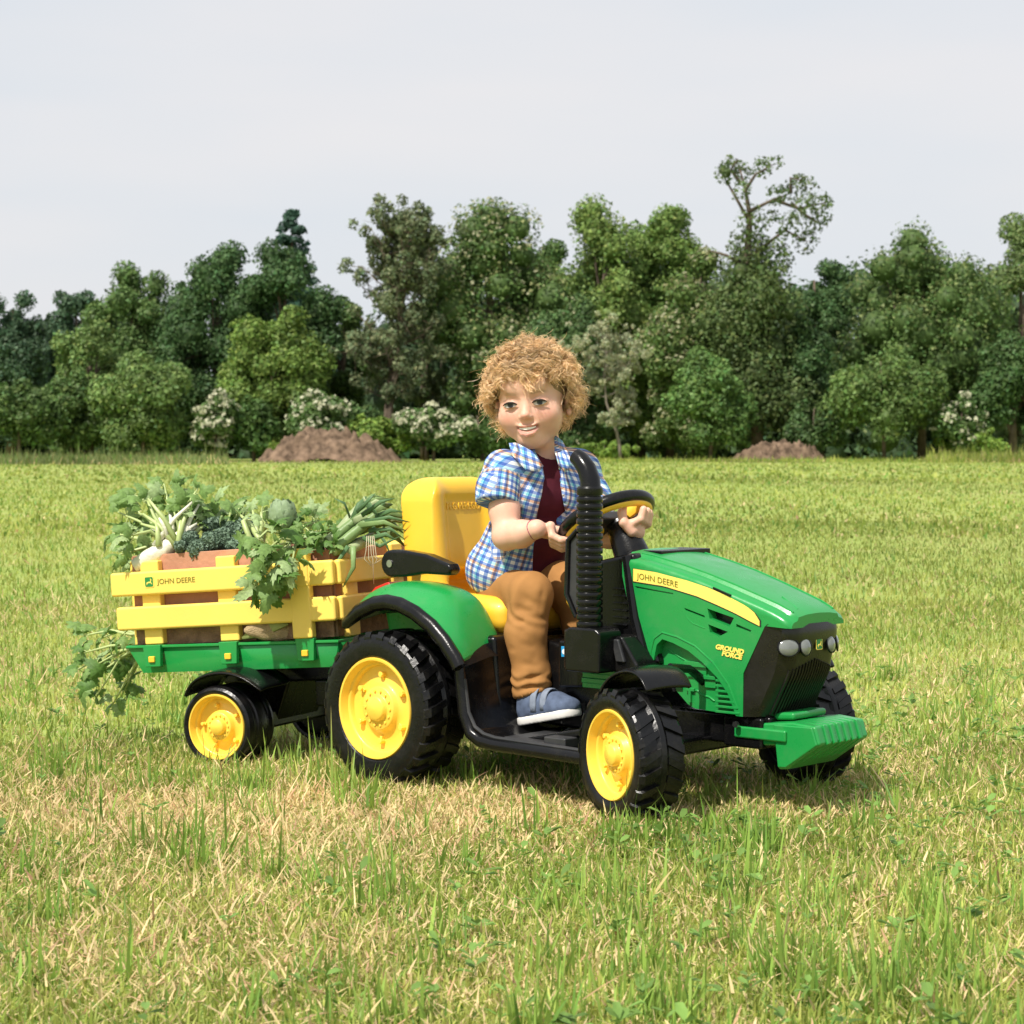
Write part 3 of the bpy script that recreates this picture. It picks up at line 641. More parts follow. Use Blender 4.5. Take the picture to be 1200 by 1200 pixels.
# ------------------------------------------------------------------ the child (world coordinates, sight lines turned into points)
_th = R_(1.718)
def Wp(px, py, y):
    a, b = (px - 600) / 2500., -(py - 600) / 2500.
    d = np.array([a, math.cos(_th) + b * math.sin(_th), -math.sin(_th) + b * math.cos(_th)]); t = y / d[1]
    return np.array([d[0] * t, y, .68 + d[2] * t])
def nrm(v): v = np.array(v, float); return v / np.linalg.norm(v)
TRM = Matrix.Translation((-.061, 4.571, 0)) @ Matrix.Rotation(R_(-42), 4, 'Z')
SWM = TRM @ Matrix.Translation((.343, 0, .533)) @ (Matrix.Rotation(R_(-6), 4, 'Z') @ Matrix.Rotation(R_(-31), 4, 'Y'))
def ringpt(deg, r=.0915, z=0.):
    a = R_(deg); return np.array(SWM @ Vector((r * math.cos(a), r * math.sin(a), z)))
def ringax(deg):
    a = R_(deg); M = SWM.to_3x3(); return (np.array(M @ Vector((math.cos(a), math.sin(a), 0))), np.array(M @ Vector((-math.sin(a), math.cos(a), 0))), np.array(M @ Vector((0, 0, 1))))

Hc = Wp(623, 466, 4.475)
hf = nrm((-.20, -.975, -.06)); hu = np.array((-.10, 0, 1.)); hu = nrm(hu - hf * hu.dot(hf)); hx = np.cross(hu, hf) * -1
if hx[0] < 0: hx = -hx
HM = np.array([hx, hf, hu])
def Hp(x, f_, u): return Hc + hx * x + hf * f_ + hu * u
def Hl(P): return (P - Hc) @ HM.T

B = SDF((-.12, 4.16, .10), (.36, 4.66, .91), .0019)
B.d[:] = 1
def he(c, r, k, mode='add'): B.ell(Hp(*c), r, HM, k, mode)
he((0, -.012, .028), (.073, .088, .080), .01)
he((0, .020, -.035), (.058, .060, .058), .03)
for s in (-1, 1):
    he((s * .037, .046, -.036), (.026, .026, .025), .025)           # cheeks
    he((s * .040, .010, -.050), (.019, .03, .028), .02)              # jaw
he((0, .058, -.083), (.019, .018, .017), .022)                      # chin
he((0, .030, -.088), (.03, .03, .016), .02)
he((0, .072, .030), (.045, .012, .022), .02)                        # brow / forehead
for s in (-1, 1): he((s * .031, .090, -.009), (.0155, .014, .0095), .014, 'sub')
for s in (-1, 1): he((s * .031, .0695, -.0088), (.0155, .0090, .0070), .007)   # lids
B.cap(Hp(0, .0745, -.006), Hp(0, .0865, -.031), .0045, .0075, .014)   # nose
he((0, .0900, -.0330), (.0085, .0080, .0070), .006)
for s in (-1, 1): he((s * .0088, .084, -.037), (.0048, .006, .0046), .004)
for s in (-1, 1): he((s * .0048, .0915, -.0425), (.0025, .0028, .0022), .002, 'sub')
mc = [(-.0210, .0748, -.0575), (-.0125, .0820, -.0622), (0, .0845, -.0642), (.0125, .0820, -.0620), (.0210, .0748, -.0570)]
B.chain([Hp(x, y - .001, z + .0058) for x, y, z in mc], [.0024, .0030, .0030, .0030, .0024], .006)
B.chain([Hp(x * .88, y - .001, z - .0080) for x, y, z in mc], [.0028, .0044, .0052, .0044, .0028], .006)
B.chain([Hp(x, y + .002, z + .0002) for x, y, z in mc], [.0020, .0055, .0070, .0055, .0020], .002, 'sub')
for s in (-1, 1):
    he((s * .076, -.008, -.018), (.008, .014, .021), .006); he((s * .081, -.004, -.016), (.004, .008, .013), .003, 'sub'); he((s * .076, .0, -.038), (.006, .007, .008), .005)
# neck, trunk and limbs (mostly under the clothes)
nk = Wp(641, 541, 4.50); B.cap(Hp(0, -.018, -.06), nk, .040, .037, .02)
sh1, sh2 = Wp(592, 556, 4.425), Wp(682, 554, 4.535)
B.cap(sh1, sh2, .026, .026, .03); B.cap(nk, Wp(622, 610, 4.50), .034, .03, .01); B.cap(Wp(622, 610, 4.50), Wp(600, 682, 4.50), .03, .03, .01)
el1, wr1 = Wp(593, 629, 4.375), Wp(629, 620, 4.32)
B.chain([sh1, Wp(591, 598, 4.395), el1 + np.array((.002, 0, .004))], [.029, .0305, .028], .012); B.chain([el1, (el1 + wr1) / 2 + np.array((0, 0, -.002)), wr1], [.0290, .0275, .0185], .010)
O, T, N = ringax(228); g1 = ringpt(228); ca_, sa_ = math.cos(.55), math.sin(.55); O, N = O * ca_ + N * sa_, N * ca_ - O * sa_
def hand(g, O, T, N, wr, flip=1, thumb=1, reach=4):
    P = lambda o, t, n: g + O * o + T * t * flip + N * n
    B.chain([wr, P(.044, 0, .004)], [.0180, .0150], .006)
    B.ell((P(.037, .000, .003)), (.018, .0235, .0130), np.array([O, T, N]), .006)
    for i, (t, L) in enumerate(((-.0235, .94), (-.008, 1.06), (.0075, 1.0), (.021, .84))):
        q = [P(.031, t, .008), P(.0235, t * 1.04, -.0145 * L), P(.004, t * 1.05, -.0215 * L), P(-.0135, t * 1.0, -.0135 * L)]
        B.chain(q[:reach], [.0085, .0079, .0073, .0064][:reach], .0022)
        B.ell(q[0], (.0098,) * 3, None, .004)
    tb = thumb; B.chain([P(.046, -.020 * tb, .008), P(.028, -.034 * tb, .020), P(.008, -.034 * tb, .0225), P(-.008, -.029 * tb, .0195)], [.0105, .0095, .0088, .0076], .004)
hand(g1, O, T, N, wr1)
O2, T2, N2 = ringax(28); g2 = ringpt(20, .087, -.010) + np.array((-.012, 0, -.014))
Oh, Nh = nrm(-N2 * .94 - O2 * .34), nrm(-O2 * .94 + N2 * .34)
wr2 = g2 + Oh * .058 - np.array((.016, -.01, -.004)); el2 = Wp(690, 628, 4.46)
B.chain([sh2, Wp(692, 600, 4.52), el2], [.031, .031, .030], .012); B.chain([el2, (el2 + wr2) / 2, wr2], [.028, .024, .0175], .010)
hand(g2, Oh, T2, Nh, wr2, reach=3)
hp1, kn1, an1 = Wp(592, 690, 4.465), Wp(620, 697, 4.36), Wp(625, 812, 4.325)
hp2, kn2, an2 = Wp(626, 686, 4.57), Wp(676, 692, 4.46), Wp(690, 800, 4.44)
for a, b, c in ((hp1, kn1, an1), (hp2, kn2, an2)):
    B.chain([Wp(602, 684, 4.50), a, b, c, c - np.array((0, 0, .012))], [.03, .032, .028, .020, .019], .01)
V, F = B.mesh(); V = relax(V, F, 1, .5)
L_ = Hl(V); col = np.tile(np.array([.74, .44, .32]), (len(V), 1))
nz_ = fbm(V, 26, 3, 3)[:, None]; col *= (1 + .10 * (nz_ - .5)); col[:, 1:] *= (1 - .10 * (fbm(V, 60, 2, 9)[:, None] - .35))
infront = (L_[:, 1] > .03)
def blob(c, r): return np.exp(-(((L_ - np.array(c)) / np.array(r)) ** 2).sum(1)) * infront
for s in (-1, 1): col = col * (1 - np.array([.02, .20, .18]) * blob((s * .040, .068, -.036), (.020, .03, .017))[:, None])
col = col * (1 - np.array([.03, .18, .18]) * blob((0, .098, -.036), (.009, .012, .009))[:, None])
lip = np.zeros(len(V))
for i in range(4):
    for dz, rr in ((.0062, .0026), (-.0086, .0038)):
        for t in np.linspace(0, 1, 5):
            p = np.array(mc[i]) * (1 - t) + np.array(mc[i + 1]) * t; sc = 1 - .55 * (abs(p[0]) / .021) ** 2
            lip = np.maximum(lip, np.exp(-(((L_ - (p + (0, .001, dz * sc))) / np.array((.0038, .012, rr * sc + .0008))) ** 2).sum(1) * 1.3))
lip = (lip * infront)[:, None]; col = col * (1 - lip) + np.array([.56, .235, .19]) * lip
inm = np.zeros(len(V))
for i in range(4):
    for t in np.linspace(0, 1, 5):
        p = np.array(mc[i]) * (1 - t) + np.array(mc[i + 1]) * t; inm = np.maximum(inm, np.exp(-(((L_ - (p + (0, -.001, 0))) / np.array((.003, .0045, .0034))) ** 2).sum(1)))
inm = (inm * infront)[:, None]; col = col * (1 - .8 * inm) + np.array([.20, .04, .035]) * .8 * inm
brow = sum(blob((s * x, .080, .0100 + .0035 * (1 - ((x - .031) / .015) ** 2)), (.004, .02, .0026)) for s in (-1, 1) for x in np.linspace(.018, .044, 9)); brow = np.clip(brow, 0, 1)[:, None] * .38
col = col * (1 - brow) + np.array([.25, .15, .08]) * brow
SKIN = mat('skin', rough=.5, attr='col', var=.03, vscale=60, bump=.05, bscale=500, sss=.22, spec=.4)
# the body is one mesh and the thing itself; its origin is at its own base
KID = mk('person', V, F, SKIN, angle=180, cols=col)
tag(KID, 'curly blond toddler in plaid shirt and tan trousers driving the toy tractor', 'person')
def child(name, V, F, m, **k): return mk(name, V, F, m, KID, **k)
for s in (-1, 1):
    n1, n2 = 14, 10; V = []; cl = []; F = []
    for i in range(n1 + 1):
        for j in range(n2 + 1):
            a = -1 + 2 * i / n1; b = -1 + 2 * j / n2; h = .0050 * (1 - abs(a) ** 2.0) ** .8
            x = a * .0138; z = b * h - .0009 * abs(a); y = .0820 - .00 + .0016 * (1 - a * a) - abs(x) * .05
            V.append(Hp(s * .031 + x, y - (.0035 if s * a > 0 else .0012) * a * a * 1.6, -.0098 + z))
            gx_ = x - .0016; d = math.hypot(gx_, z - .0002)
            cl.append((.008, .008, .010) if d < .0026 else ((.025, .026, .032) if d < .0056 else ((.012, .010, .010) if d < .0063 else (.50, .45, .43))))
    for i in range(n1):
        for j in range(n2): F.append((i * (n2 + 1) + j, i * (n2 + 1) + j + 1, (i + 1) * (n2 + 1) + j + 1, (i + 1) * (n2 + 1) + j))
    e = child('eye', V, F, mat('eye', rough=.22, attr='col', var=.02, spec=.4), angle=180, cols=np.array(cl)); fixn(e)
    pts = [Hp(s * .031 + a * .0156, .0838 - .0022 * a * a - (.003 if s * a > 0 else 0) * a * a, -.0097 + .0054 * (1 - abs(a) ** 2)) for a in np.linspace(-1, 1, 9)]
    child('eyelash', *tube(pts, [.0008, .0016, .0021, .0022, .0022, .0022, .0021, .0017, .0009], 6), mat('lash', (.03, .018, .012), .6), angle=180)
V = []; F = []
for i in range(13):
    a = -1 + i / 6; p = (a * .0175, .0812 - .0058 * a * a, -.0618 + .0030 * a * a)
    hgt = .0072 * (1 - .35 * a * a)
    V += [Hp(p[0], p[1], p[2] + hgt * .62), Hp(p[0], p[1] + .0006, p[2] - hgt * .22)]
for i in range(12): F.append((2 * i, 2 * i + 2, 2 * i + 3, 2 * i + 1))
child('teeth', V, F, mat('teeth', (.85, .82, .76), .25), angle=180)
wa = nrm(wr1 - el1); wp = wr1 - wa * .007; u_ = nrm(np.cross(wa, (0, 0, 1))); v_ = np.cross(wa, u_)
child('bracelet', *tube([wp + .0204 * (u_ * math.cos(t) + v_ * math.sin(t)) + wa * .0015 * math.sin(3 * t) for t in np.linspace(0, 2 * math.pi, 33)], .0010, 6), mat('bracelet', (.35, .06, .12), .5), angle=180)

# hair: curls ----------------------------------------------------------
HAIR = mat('hair', rough=.38, attr='col', var=.10, vscale=30, spec=.5, trans=.18)
hr = np.random.default_rng(11)
Vs = []; Fs = []; Cs = []; base = 0; NP = 15
def skull(dx, df, du):
    d = nrm((dx, df, du)); t = 1 / math.sqrt((d[0] / .073) ** 2 + (d[1] / .088) ** 2 + (d[2] / .080) ** 2)
    return d * t + np.array((0, -.012, .028)), nrm(d / np.array((.073, .088, .080)) ** 2)
cl_n = 0; nfr = 0
while cl_n < 500 or nfr < 74:
    d = nrm(hr.normal(size=3)); fringe = cl_n >= 500
    if fringe:
        x_ = hr.uniform(-.082, .082); d = nrm((x_, .066 - abs(x_) * .42, hr.uniform(.022, .042) + .10 * max(0, .03 - abs(x_))))
    p, n = skull(*d)
    if fringe: nfr += 1
    elif p[2] < -.034 or (p[1] > .028 and p[2] < .050): continue
    elif abs(p[0]) > .05 and p[1] > .005 and p[2] < .02: continue
    cl_n += 1
    top = max(0., n[2]); L = hr.uniform(.046, .074) * (1.0 - .05 * top) * (.8 if p[2] < 0 else 1.0) ; front = p[1] > .03
    if front: L *= hr.uniform(.80, 1.15)
    if fringe: L = hr.uniform(.034, .054)
    side = nrm(np.cross(n, (0, 0, 1)) + hr.normal(size=3) * .15); out_ = nrm(n + np.array((0, 0, .25)) * (top < .8) + hr.normal(size=3) * .22)
    if fringe: out_ = nrm(n * .8 + np.array((0, .75, .05)) + hr.normal(size=3) * .15)
    turns = hr.uniform(1.3, 2.5); rad = hr.uniform(.0055, .0105); ph = hr.uniform(0, 6.28); hand_ = hr.choice([-1, 1])
    grav = hr.uniform(.55, .95) * (1.35 if front else (1.1 if n[2] < .4 else .75))
    tt = np.linspace(0, 1, NP)
    ctr = p + out_ * (L * (tt - .42 * tt ** 2))[:, None] * .80 + np.array((0, .05 if front else 0, -1)) * (L * grav * tt ** 2 * .62)[:, None] + side * (L * .12 * np.sin(tt * 3))[:, None] * hr.uniform(-1, 1)
    ax = np.gradient(ctr, axis=0); ax /= np.linalg.norm(ax, axis=1, keepdims=True); e1 = np.cross(ax, side); e1 /= np.linalg.norm(e1, axis=1, keepdims=True) + 1e-9; e2 = np.cross(ax, e1)
    tone = hr.uniform(.72, 1.35); ns = 24
    for k in range(ns):
        j = hr.normal(size=3) * .0022; rk = rad * hr.uniform(.75, 1.3); pk = ph + hr.normal() * .22; tk = turns * hr.uniform(.93, 1.07); stray = hr.normal(size=3) * (.014 if hr.random() < .10 else .003)
        ang = hand_ * (pk + tk * 2 * math.pi * tt); rr = rk * np.clip(tt * 3.2, 0, 1)
        P = ctr + e1 * (rr * np.cos(ang))[:, None] + e2 * (rr * np.sin(ang))[:, None] + j * (.3 + tt)[:, None] + stray * (tt ** 2)[:, None]
        w_ = .00055 * (1 - .5 * tt)
        W_ = Hc + P @ HM
        tg = np.gradient(W_, axis=0); tg /= np.linalg.norm(tg, axis=1, keepdims=True); a_ = np.cross(tg, (.3, .9, .2)); a_ /= np.linalg.norm(a_, axis=1, keepdims=True); b_ = np.cross(tg, a_)
        q = hr.uniform(0, 3.14); sd_ = (a_ * math.cos(q) + b_ * math.sin(q)) * w_[:, None]
        Vs.append(np.stack([W_ - sd_, W_ + sd_], 1).reshape(-1, 3)); i = np.arange(NP - 1) * 2
        Fs.append(np.stack([i, i + 1, i + 3, i + 2], -1) + base); base += NP * 2
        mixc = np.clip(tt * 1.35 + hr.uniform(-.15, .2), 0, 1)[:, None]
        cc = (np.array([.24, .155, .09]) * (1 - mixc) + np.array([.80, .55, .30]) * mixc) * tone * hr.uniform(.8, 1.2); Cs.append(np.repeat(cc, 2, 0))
child('hair', np.concatenate(Vs), np.concatenate(Fs), HAIR, angle=180, cols=np.concatenate(Cs))
hs_ = SDF(Hc - .13, Hc + .13, .004); hs_.ell(Hp(0, -.014, .032), (.0765, .090, .0815), HM, .01); hs_.ell(Hp(0, .090, -.020), (.078, .075, .082), HM, .006, 'sub')
V, F = hs_.mesh(); child('scalp_hair', V, F, mat('scalp', (.30, .19, .10), .8, .3, 60), angle=180)

# clothes ----------------------------------------------------------------
def cloth(V, F, amp, fr, seed, dirn=None):
    N_ = vnormals(V, F); q = V.copy()
    if dirn is not None: q = q - np.outer(q @ nrm(dirn), nrm(dirn)) * .55
    r = 1 - np.abs(fbm(q, fr, 2, seed) * 2 - 1) * 1.6; r2 = fbm(V, fr * 3, 2, seed + 5) - .5
    return V + N_ * (amp * r + amp * .35 * r2)[:, None]
PX = lambda px, y=4.42: (px - 600) / 2500. * y
PZ = lambda py, y=4.42: float(Wp(600, py, y)[2])
def torso(f, dr, bag=0., sc=.01):
    f.cap(Wp(590, 551, 4.43), Wp(681, 549, 4.535), .034 + dr, .033 + dr, .02); f.cap(Wp(600, 548, 4.44), Wp(634, 540, 4.49), .026 + dr, .034 + dr, .02); f.cap(Wp(634, 540, 4.49), Wp(674, 546, 4.53), .034 + dr, .026 + dr, .02)
    f.cap(Wp(612, 582, 4.455), Wp(664, 580, 4.515), .052 + dr, .050 + dr, .03)
    f.cap(Wp(603, 628, 4.465), Wp(646, 626, 4.52), .056 + dr, .052 + dr, .03)
    f.cap(Wp(584, 668, 4.475), Wp(630, 664, 4.54), .058 + dr + bag, .058 + dr + bag, .04)
f = SDF((-.14, 4.30, .33), (.24, 4.64, .72), .0024); torso(f, .003, .006)
f.chain([Wp(590, 549, 4.425), Wp(583, 572, 4.405), Wp(583, 600, 4.39)], [.036, .040, .045], .014)
f.chain([Wp(680, 550, 4.535), Wp(694, 588, 4.52), Wp(697, 608, 4.50)], [.036, .040, .042], .014)
hemx = [PX(p) for p in (520, 541, 575, 600, 612, 632, 655, 700)]; hemz = [PZ(p) for p in (688, 690, 700, 706, 690, 662, 643, 640)]
f.fn(lambda X, Y, Z: (np.interp(X, hemx, hemz).astype(np.float32) + .10 * (Y - 4.42) * (Y > 4.42) - Z) * .8)
# sleeve ends: cut the near sleeve below its cuff, clear of the trunk
sc_ = Wp(583, 588, 4.39); sd_ = nrm(Wp(586, 603, 4.385) - Wp(584, 580, 4.40) + np.array((-.006, 0, 0)))
def slv(X, Y, Z):
    a = (X - sc_[0]) * sd_[0] + (Y - sc_[1]) * sd_[1] + (Z - sc_[2]) * sd_[2]
    b = .056 - np.sqrt((X - sc_[0]) ** 2 + (Y - sc_[1]) ** 2 + (Z - sc_[2] + .02) ** 2)
    return np.minimum(a, b)
f.fn(slv)
ys_ = [505, 530, 545, 560, 600, 640, 690]; xl = [PX(p) for p in (624, 626, 634, 637, 629, 624, 622)]; xr = [PX(p) for p in (652, 652, 654, 657, 664, 668, 670)]; zz_ = [PZ(p) for p in ys_]
def opening(X, Y, Z):
    zz = Z + 0 * X; l = np.interp(zz, zz_[::-1], xl[::-1]); r = np.interp(zz, zz_[::-1], xr[::-1]); return np.minimum(np.minimum(X - l, r - X), 4.475 - Y)
f.fn(opening)
f.cap(nk + np.array((0, .01, -.02)), Hp(0, -.02, -.03), .046, .043, .004, 'sub')
V, F = f.mesh(); V = relax(V, F, 2); V = cloth(V, F, .0030, 16, 4, nrm(Wp(640, 560, 4.45) - Wp(590, 690, 4.48)))
# plaid coordinates: round the trunk or round the sleeve, and along it
ta, tb_ = Wp(600, 690, 4.50), Wp(640, 560, 4.48); tax = nrm(tb_ - ta); tu = nrm(np.cross(tax, (0, -1, 0))); tv = np.cross(tax, tu)
def cyl(V, p, ax, u, v, r): d = V - p; return np.stack([np.arctan2(d @ v, d @ u) * r, d @ ax, np.zeros(len(V))], 1)
A = cyl(V, ta, tax, tu, tv, .075); sa, sb2 = Wp(590, 560, 4.42), Wp(585, 603, 4.39); sax = nrm(sb2 - sa); su = nrm(np.cross(sax, (0, -1, 0))); sv = np.cross(sax, su)
Bc = cyl(V, sa, sax, su, sv, .042); dS = np.linalg.norm((V - sa) - np.outer((V - sa) @ sax, sax), axis=1); m_ = (dS < .052) & (((V - sa) @ sax) > -.004) & (V[:, 0] < PX(609, 4.40)) & (V[:, 1] < 4.445); A[m_] = Bc[m_]
def plaid_mat():
    m = mat('plaid cotton', (.8, .8, .8), .85, .05, 20, bump=.15, bscale=900, spec=.2); n = m.node_tree; p = n.nodes['Principled BSDF']
    at = n.nodes.new('ShaderNodeAttribute'); at.attribute_name = 'pl'; sp = n.nodes.new('ShaderNodeSeparateXYZ'); n.links.new(at.outputs['Vector'], sp.inputs[0])
    def stripe(ch, per, lo, wd, off=0.):
        a = n.nodes.new('ShaderNodeMath'); a.operation = 'MULTIPLY_ADD'; a.inputs[1].default_value = 1 / per; a.inputs[2].default_value = off + 50; n.links.new(sp.outputs[ch], a.inputs[0])
        b = n.nodes.new('ShaderNodeMath'); b.operation = 'FRACT'; n.links.new(a.outputs[0], b.inputs[0])
        c = n.nodes.new('ShaderNodeMath'); c.operation = 'COMPARE'; c.inputs[1].default_value = lo + wd / 2; c.inputs[2].default_value = wd / 2; n.links.new(b.outputs[0], c.inputs[0]); return c.outputs[0]
    def over(prev, colr, mask, k):
        mm = n.nodes.new('ShaderNodeMath'); mm.operation = 'MULTIPLY'; mm.inputs[1].default_value = k; n.links.new(mask, mm.inputs[0])
        x = n.nodes.new('ShaderNodeMix'); x.data_type = 'RGBA'; x.blend_type = 'MULTIPLY'; n.links.new(mm.outputs[0], x.inputs[0])
        if prev is None: x.inputs[6].default_value = (.78, .79, .80, 1)
        else: n.links.new(prev, x.inputs[6])
        x.inputs[7].default_value = (*colr, 1); return x.outputs[2]
    c = None
    for ch in (0, 1):
        c = over(c, (.13, .27, .66), stripe(ch, .0132, .30, .46, .1 * ch), .80)
        c = over(c, (1.0, .50, .25), stripe(ch, .0396, .30, .14, .25 + .1 * ch), .75)
        c = over(c, (.35, .80, .85), stripe(ch, .0396, .62, .14, .27 + .1 * ch), .75)
    n.links.new(c, p.inputs['Base Color']); return m
PLAID = plaid_mat()
shirt = child('shirt', V, F, PLAID, angle=180, attrs=A)
def patch(name, pts, y_, m, th=.0035, parent=KID, bulge=.004):
    P = [Wp(px, py, y) for (px, py), y in zip(pts, y_)]; c = sum(P) / len(P) + np.array((0, -bulge, 0)); n = len(P)
    V = P + [c]; F = [(i, (i + 1) % n, n) for i in range(n)]
    A_ = cyl(np.array(V), ta, tax, tu, tv, .075); A_[:, 0] += A_[:, 1] * .5
    o = mk(name, V, F, m, parent, angle=180, attrs=A_); so = o.modifiers.new('s', 'SOLIDIFY'); so.thickness = th; su_ = o.modifiers.new('u', 'SUBSURF'); su_.subdivision_type = 'SIMPLE'; su_.levels = su_.render_levels = 1; return o
patch('collar', [(597, 520), (606, 519), (624, 529), (637, 546), (632, 553), (616, 551), (600, 534)], [4.43, 4.415, 4.395, 4.385, 4.385, 4.385, 4.40], PLAID)
patch('collar', [(650, 510), (660, 518), (672, 542), (662, 554), (654, 545), (650, 530)], [4.47, 4.45, 4.43, 4.415, 4.415, 4.44], PLAID)
f = SDF((-.10, 4.30, .36), (.22, 4.62, .72), .003); torso(f, -.005); f.cap(nk + np.array((0, 0, .012)), nk - np.array((0, 0, .03)), .040, .05, .02); f.cap(nk + np.array((0, -.012, .028)), Hp(0, -.005, -.05), .040, .043, .004, 'sub')
V, F = f.mesh(); V = relax(V, F, 2); V = cloth(V, F, .0022, 22, 8); child('t_shirt', V, F, mat('maroon jersey', (.075, .010, .020), .85, .12, 30, bump=.1, bscale=700, spec=.2), angle=180)
TAN = mat('tan twill', (.37, .180, .058), .82, .10, 14, bump=.12, bscale=800, spec=.2)
f = SDF((-.14, 4.20, .14), (.24, 4.68, .46), .0025)
f.cap(Wp(588, 686, 4.48), Wp(628, 684, 4.55), .052, .050, .03)
f.chain([Wp(592, 694, 4.46), Wp(622, 696, 4.345), ], [.049, .0405], .022); f.chain([Wp(622, 697, 4.345), Wp(616, 742, 4.33), Wp(623, 792, 4.322), Wp(625, 815, 4.322)], [.0405, .0375, .0350, .0385], .012)
f.chain([Wp(626, 684, 4.57), Wp(676, 690, 4.46)], [.056, .050], .03); f.chain([Wp(676, 692, 4.46), Wp(688, 745, 4.45), Wp(690, 798, 4.44)], [.048, .044, .042], .02)
for a_, b_, rr_ in (((586, 706), (622, 716), .0055), ((583, 722), (612, 728), .0045), ((600, 690), (634, 712), .005), ((640, 676), (634, 716), .005), ((636, 724), (612, 738), .005), ((598, 748), (624, 758), .0045), ((636, 742), (626, 772), .0045), ((602, 772), (628, 780), .0045), ((606, 796), (640, 789), .005), ((604, 806), (636, 802), .004), ((576, 690), (600, 678), .005), ((590, 738), (598, 752), .004)):
    ya = 4.302 if b_[1] < 730 else 4.287; ya += .012 * (abs(a_[0] - 616) > 22); yb = (4.300 if b_[1] < 730 else 4.287) + .008 * (abs(b_[0] - 616) > 18)
    pa_, pb_ = Wp(*a_, ya), Wp(*b_, yb); pm_ = (pa_ + pb_) / 2 + np.array((0, -.004, -.003)); up3 = np.array((0, .0015, 0)); f.chain([pa_ - up3, pm_ - up3, pb_ - up3], [rr_ * .2, rr_ * .62, rr_ * .15], .012, 'sub')
cz = Wp(627, 808, 4.322)[2]; f.fn(lambda X, Y, Z: cz + .32 * (X - PX(630)) - Z)
V, F = f.mesh(); V = relax(V, F, 2)
q = V.copy(); kn = Wp(634, 690, 4.345); V = cloth(V, F, .0048, 15, 21, (0, 1, .0)); 
NN = vnormals(V, F); dk = np.exp(-(((V - Wp(618, 705, 4.31)) / .055) ** 2).sum(1)); V = V + NN * (.0022 * dk * np.sin((V[:, 2] * 1.0 + V[:, 0] * .6) * 120 + 22 * fbm(V, 10, 2, 2)))[:, None]
lo = np.exp(-((V[:, 2] - cz - .014) / .020) ** 2); V = V + NN * (.0020 * lo * np.sin(V[:, 2] * 260 + 14 * fbm(V, 14, 2, 5)))[:, None]
child('trousers', V, F, TAN, angle=180)
for i_, (cpx, ysole, pit) in enumerate((((611, 680, 845, 4.283), 0, 0), ((676, 742, 838, 4.40), 0, 0))):
    pa = Wp(cpx[0], cpx[2] + 5, cpx[3] + .045); pb = Wp(cpx[1], cpx[2] - 7, cpx[3] - .045)
    ff = nrm(pb - pa); rt = nrm(np.cross(ff, (0, 0, 1))); up_ = np.cross(rt, ff); c = (pa + pb) / 2 + up_ * .008; MM = np.array([ff, rt, up_]); Lh = .078
    Q = lambda a, b, u: c + ff * a + rt * b + up_ * u
    f = SDF(c - .13, c + .13, .0022)
    f.cap(Q(-.048, 0, 0), Q(.040, 0, 0), .0290, .0330, .01); f.fn(lambda X, Y, Z: np.abs((X - c[0]) * up_[0] + (Y - c[1]) * up_[1] + (Z - c[2]) * up_[2]) - .0085)
    V, F = f.mesh(); V = relax(V, F, 1)
    sole = (V, F)
    f = SDF(c - .14, c + .14, .0022)
    f.ell(Q(.040, 0, .012), (.034, .029, .022), MM, .01); f.cap(Q(-.046, 0, .012), Q(.02, 0, .014), .026, .027, .015); f.cap(Q(-.044, 0, .03), Q(-.042, 0, .062), .026, .025, .015); f.cap(Q(-.02, 0, .028), Q(.02, 0, .022), .024, .021, .02)
    f.fn(lambda X, Y, Z: -((X - c[0]) * up_[0] + (Y - c[1]) * up_[1] + (Z - c[2]) * up_[2] - .005))
    f.fn(lambda X, Y, Z: ((X - c[0]) * up_[0] + (Y - c[1]) * up_[1] + (Z - c[2]) * up_[2] - .068)); f.cap(Q(-.030, 0, .055), Q(-.020, 0, .09), .021, .024, .004, 'sub')
    V, F = f.mesh(); V = relax(V, F, 1); V = cloth(V, F, .0012, 40, 3)
    sh_ = child('shoe', V, F, mat('denim canvas', (.095, .125, .195), .85, .25, 60, bump=.3, bscale=900, spec=.2), angle=180)
    mk('sole', *sole, mat('sole rubber', (.72, .70, .66), .6, .06, 30, dirt=.25), sh_, angle=180)
    for a0, u0, rr_ in ((.008, .0, .0292), (-.017, .008, .0295)):
        pts = [Q(a0 - .010 * math.cos(t) * 0 + .004 * math.sin(t), -rr_ * math.cos(t), .016 + (.0385 + u0) * math.sin(t) ** .8 if math.sin(t) > 0 else .014) for t in np.linspace(-.1, math.pi + .1, 13)]
        mk('strap', *tube(pts, .0085, 8, flat=.22, up=tuple(ff)), mat('strap canvas', (.20, .235, .30), .8, .15, 80, bump=.2, bscale=800), sh_, angle=180)
    mk('stitch', *tube([Q(.018, -.030, .010), Q(.024, -.026, .022), Q(.027, -.012, .032), Q(.027, .012, .032), Q(.024, .026, .022)], .0011, 6), mat('stitching', (.6, .6, .6), .7), sh_)
    mk('heel_patch', *tube([Q(-.071, 0, .018), Q(-.069, 0, .045)], .010, 8, flat=.4, up=tuple(rt)), mat('sole rubber'), sh_)
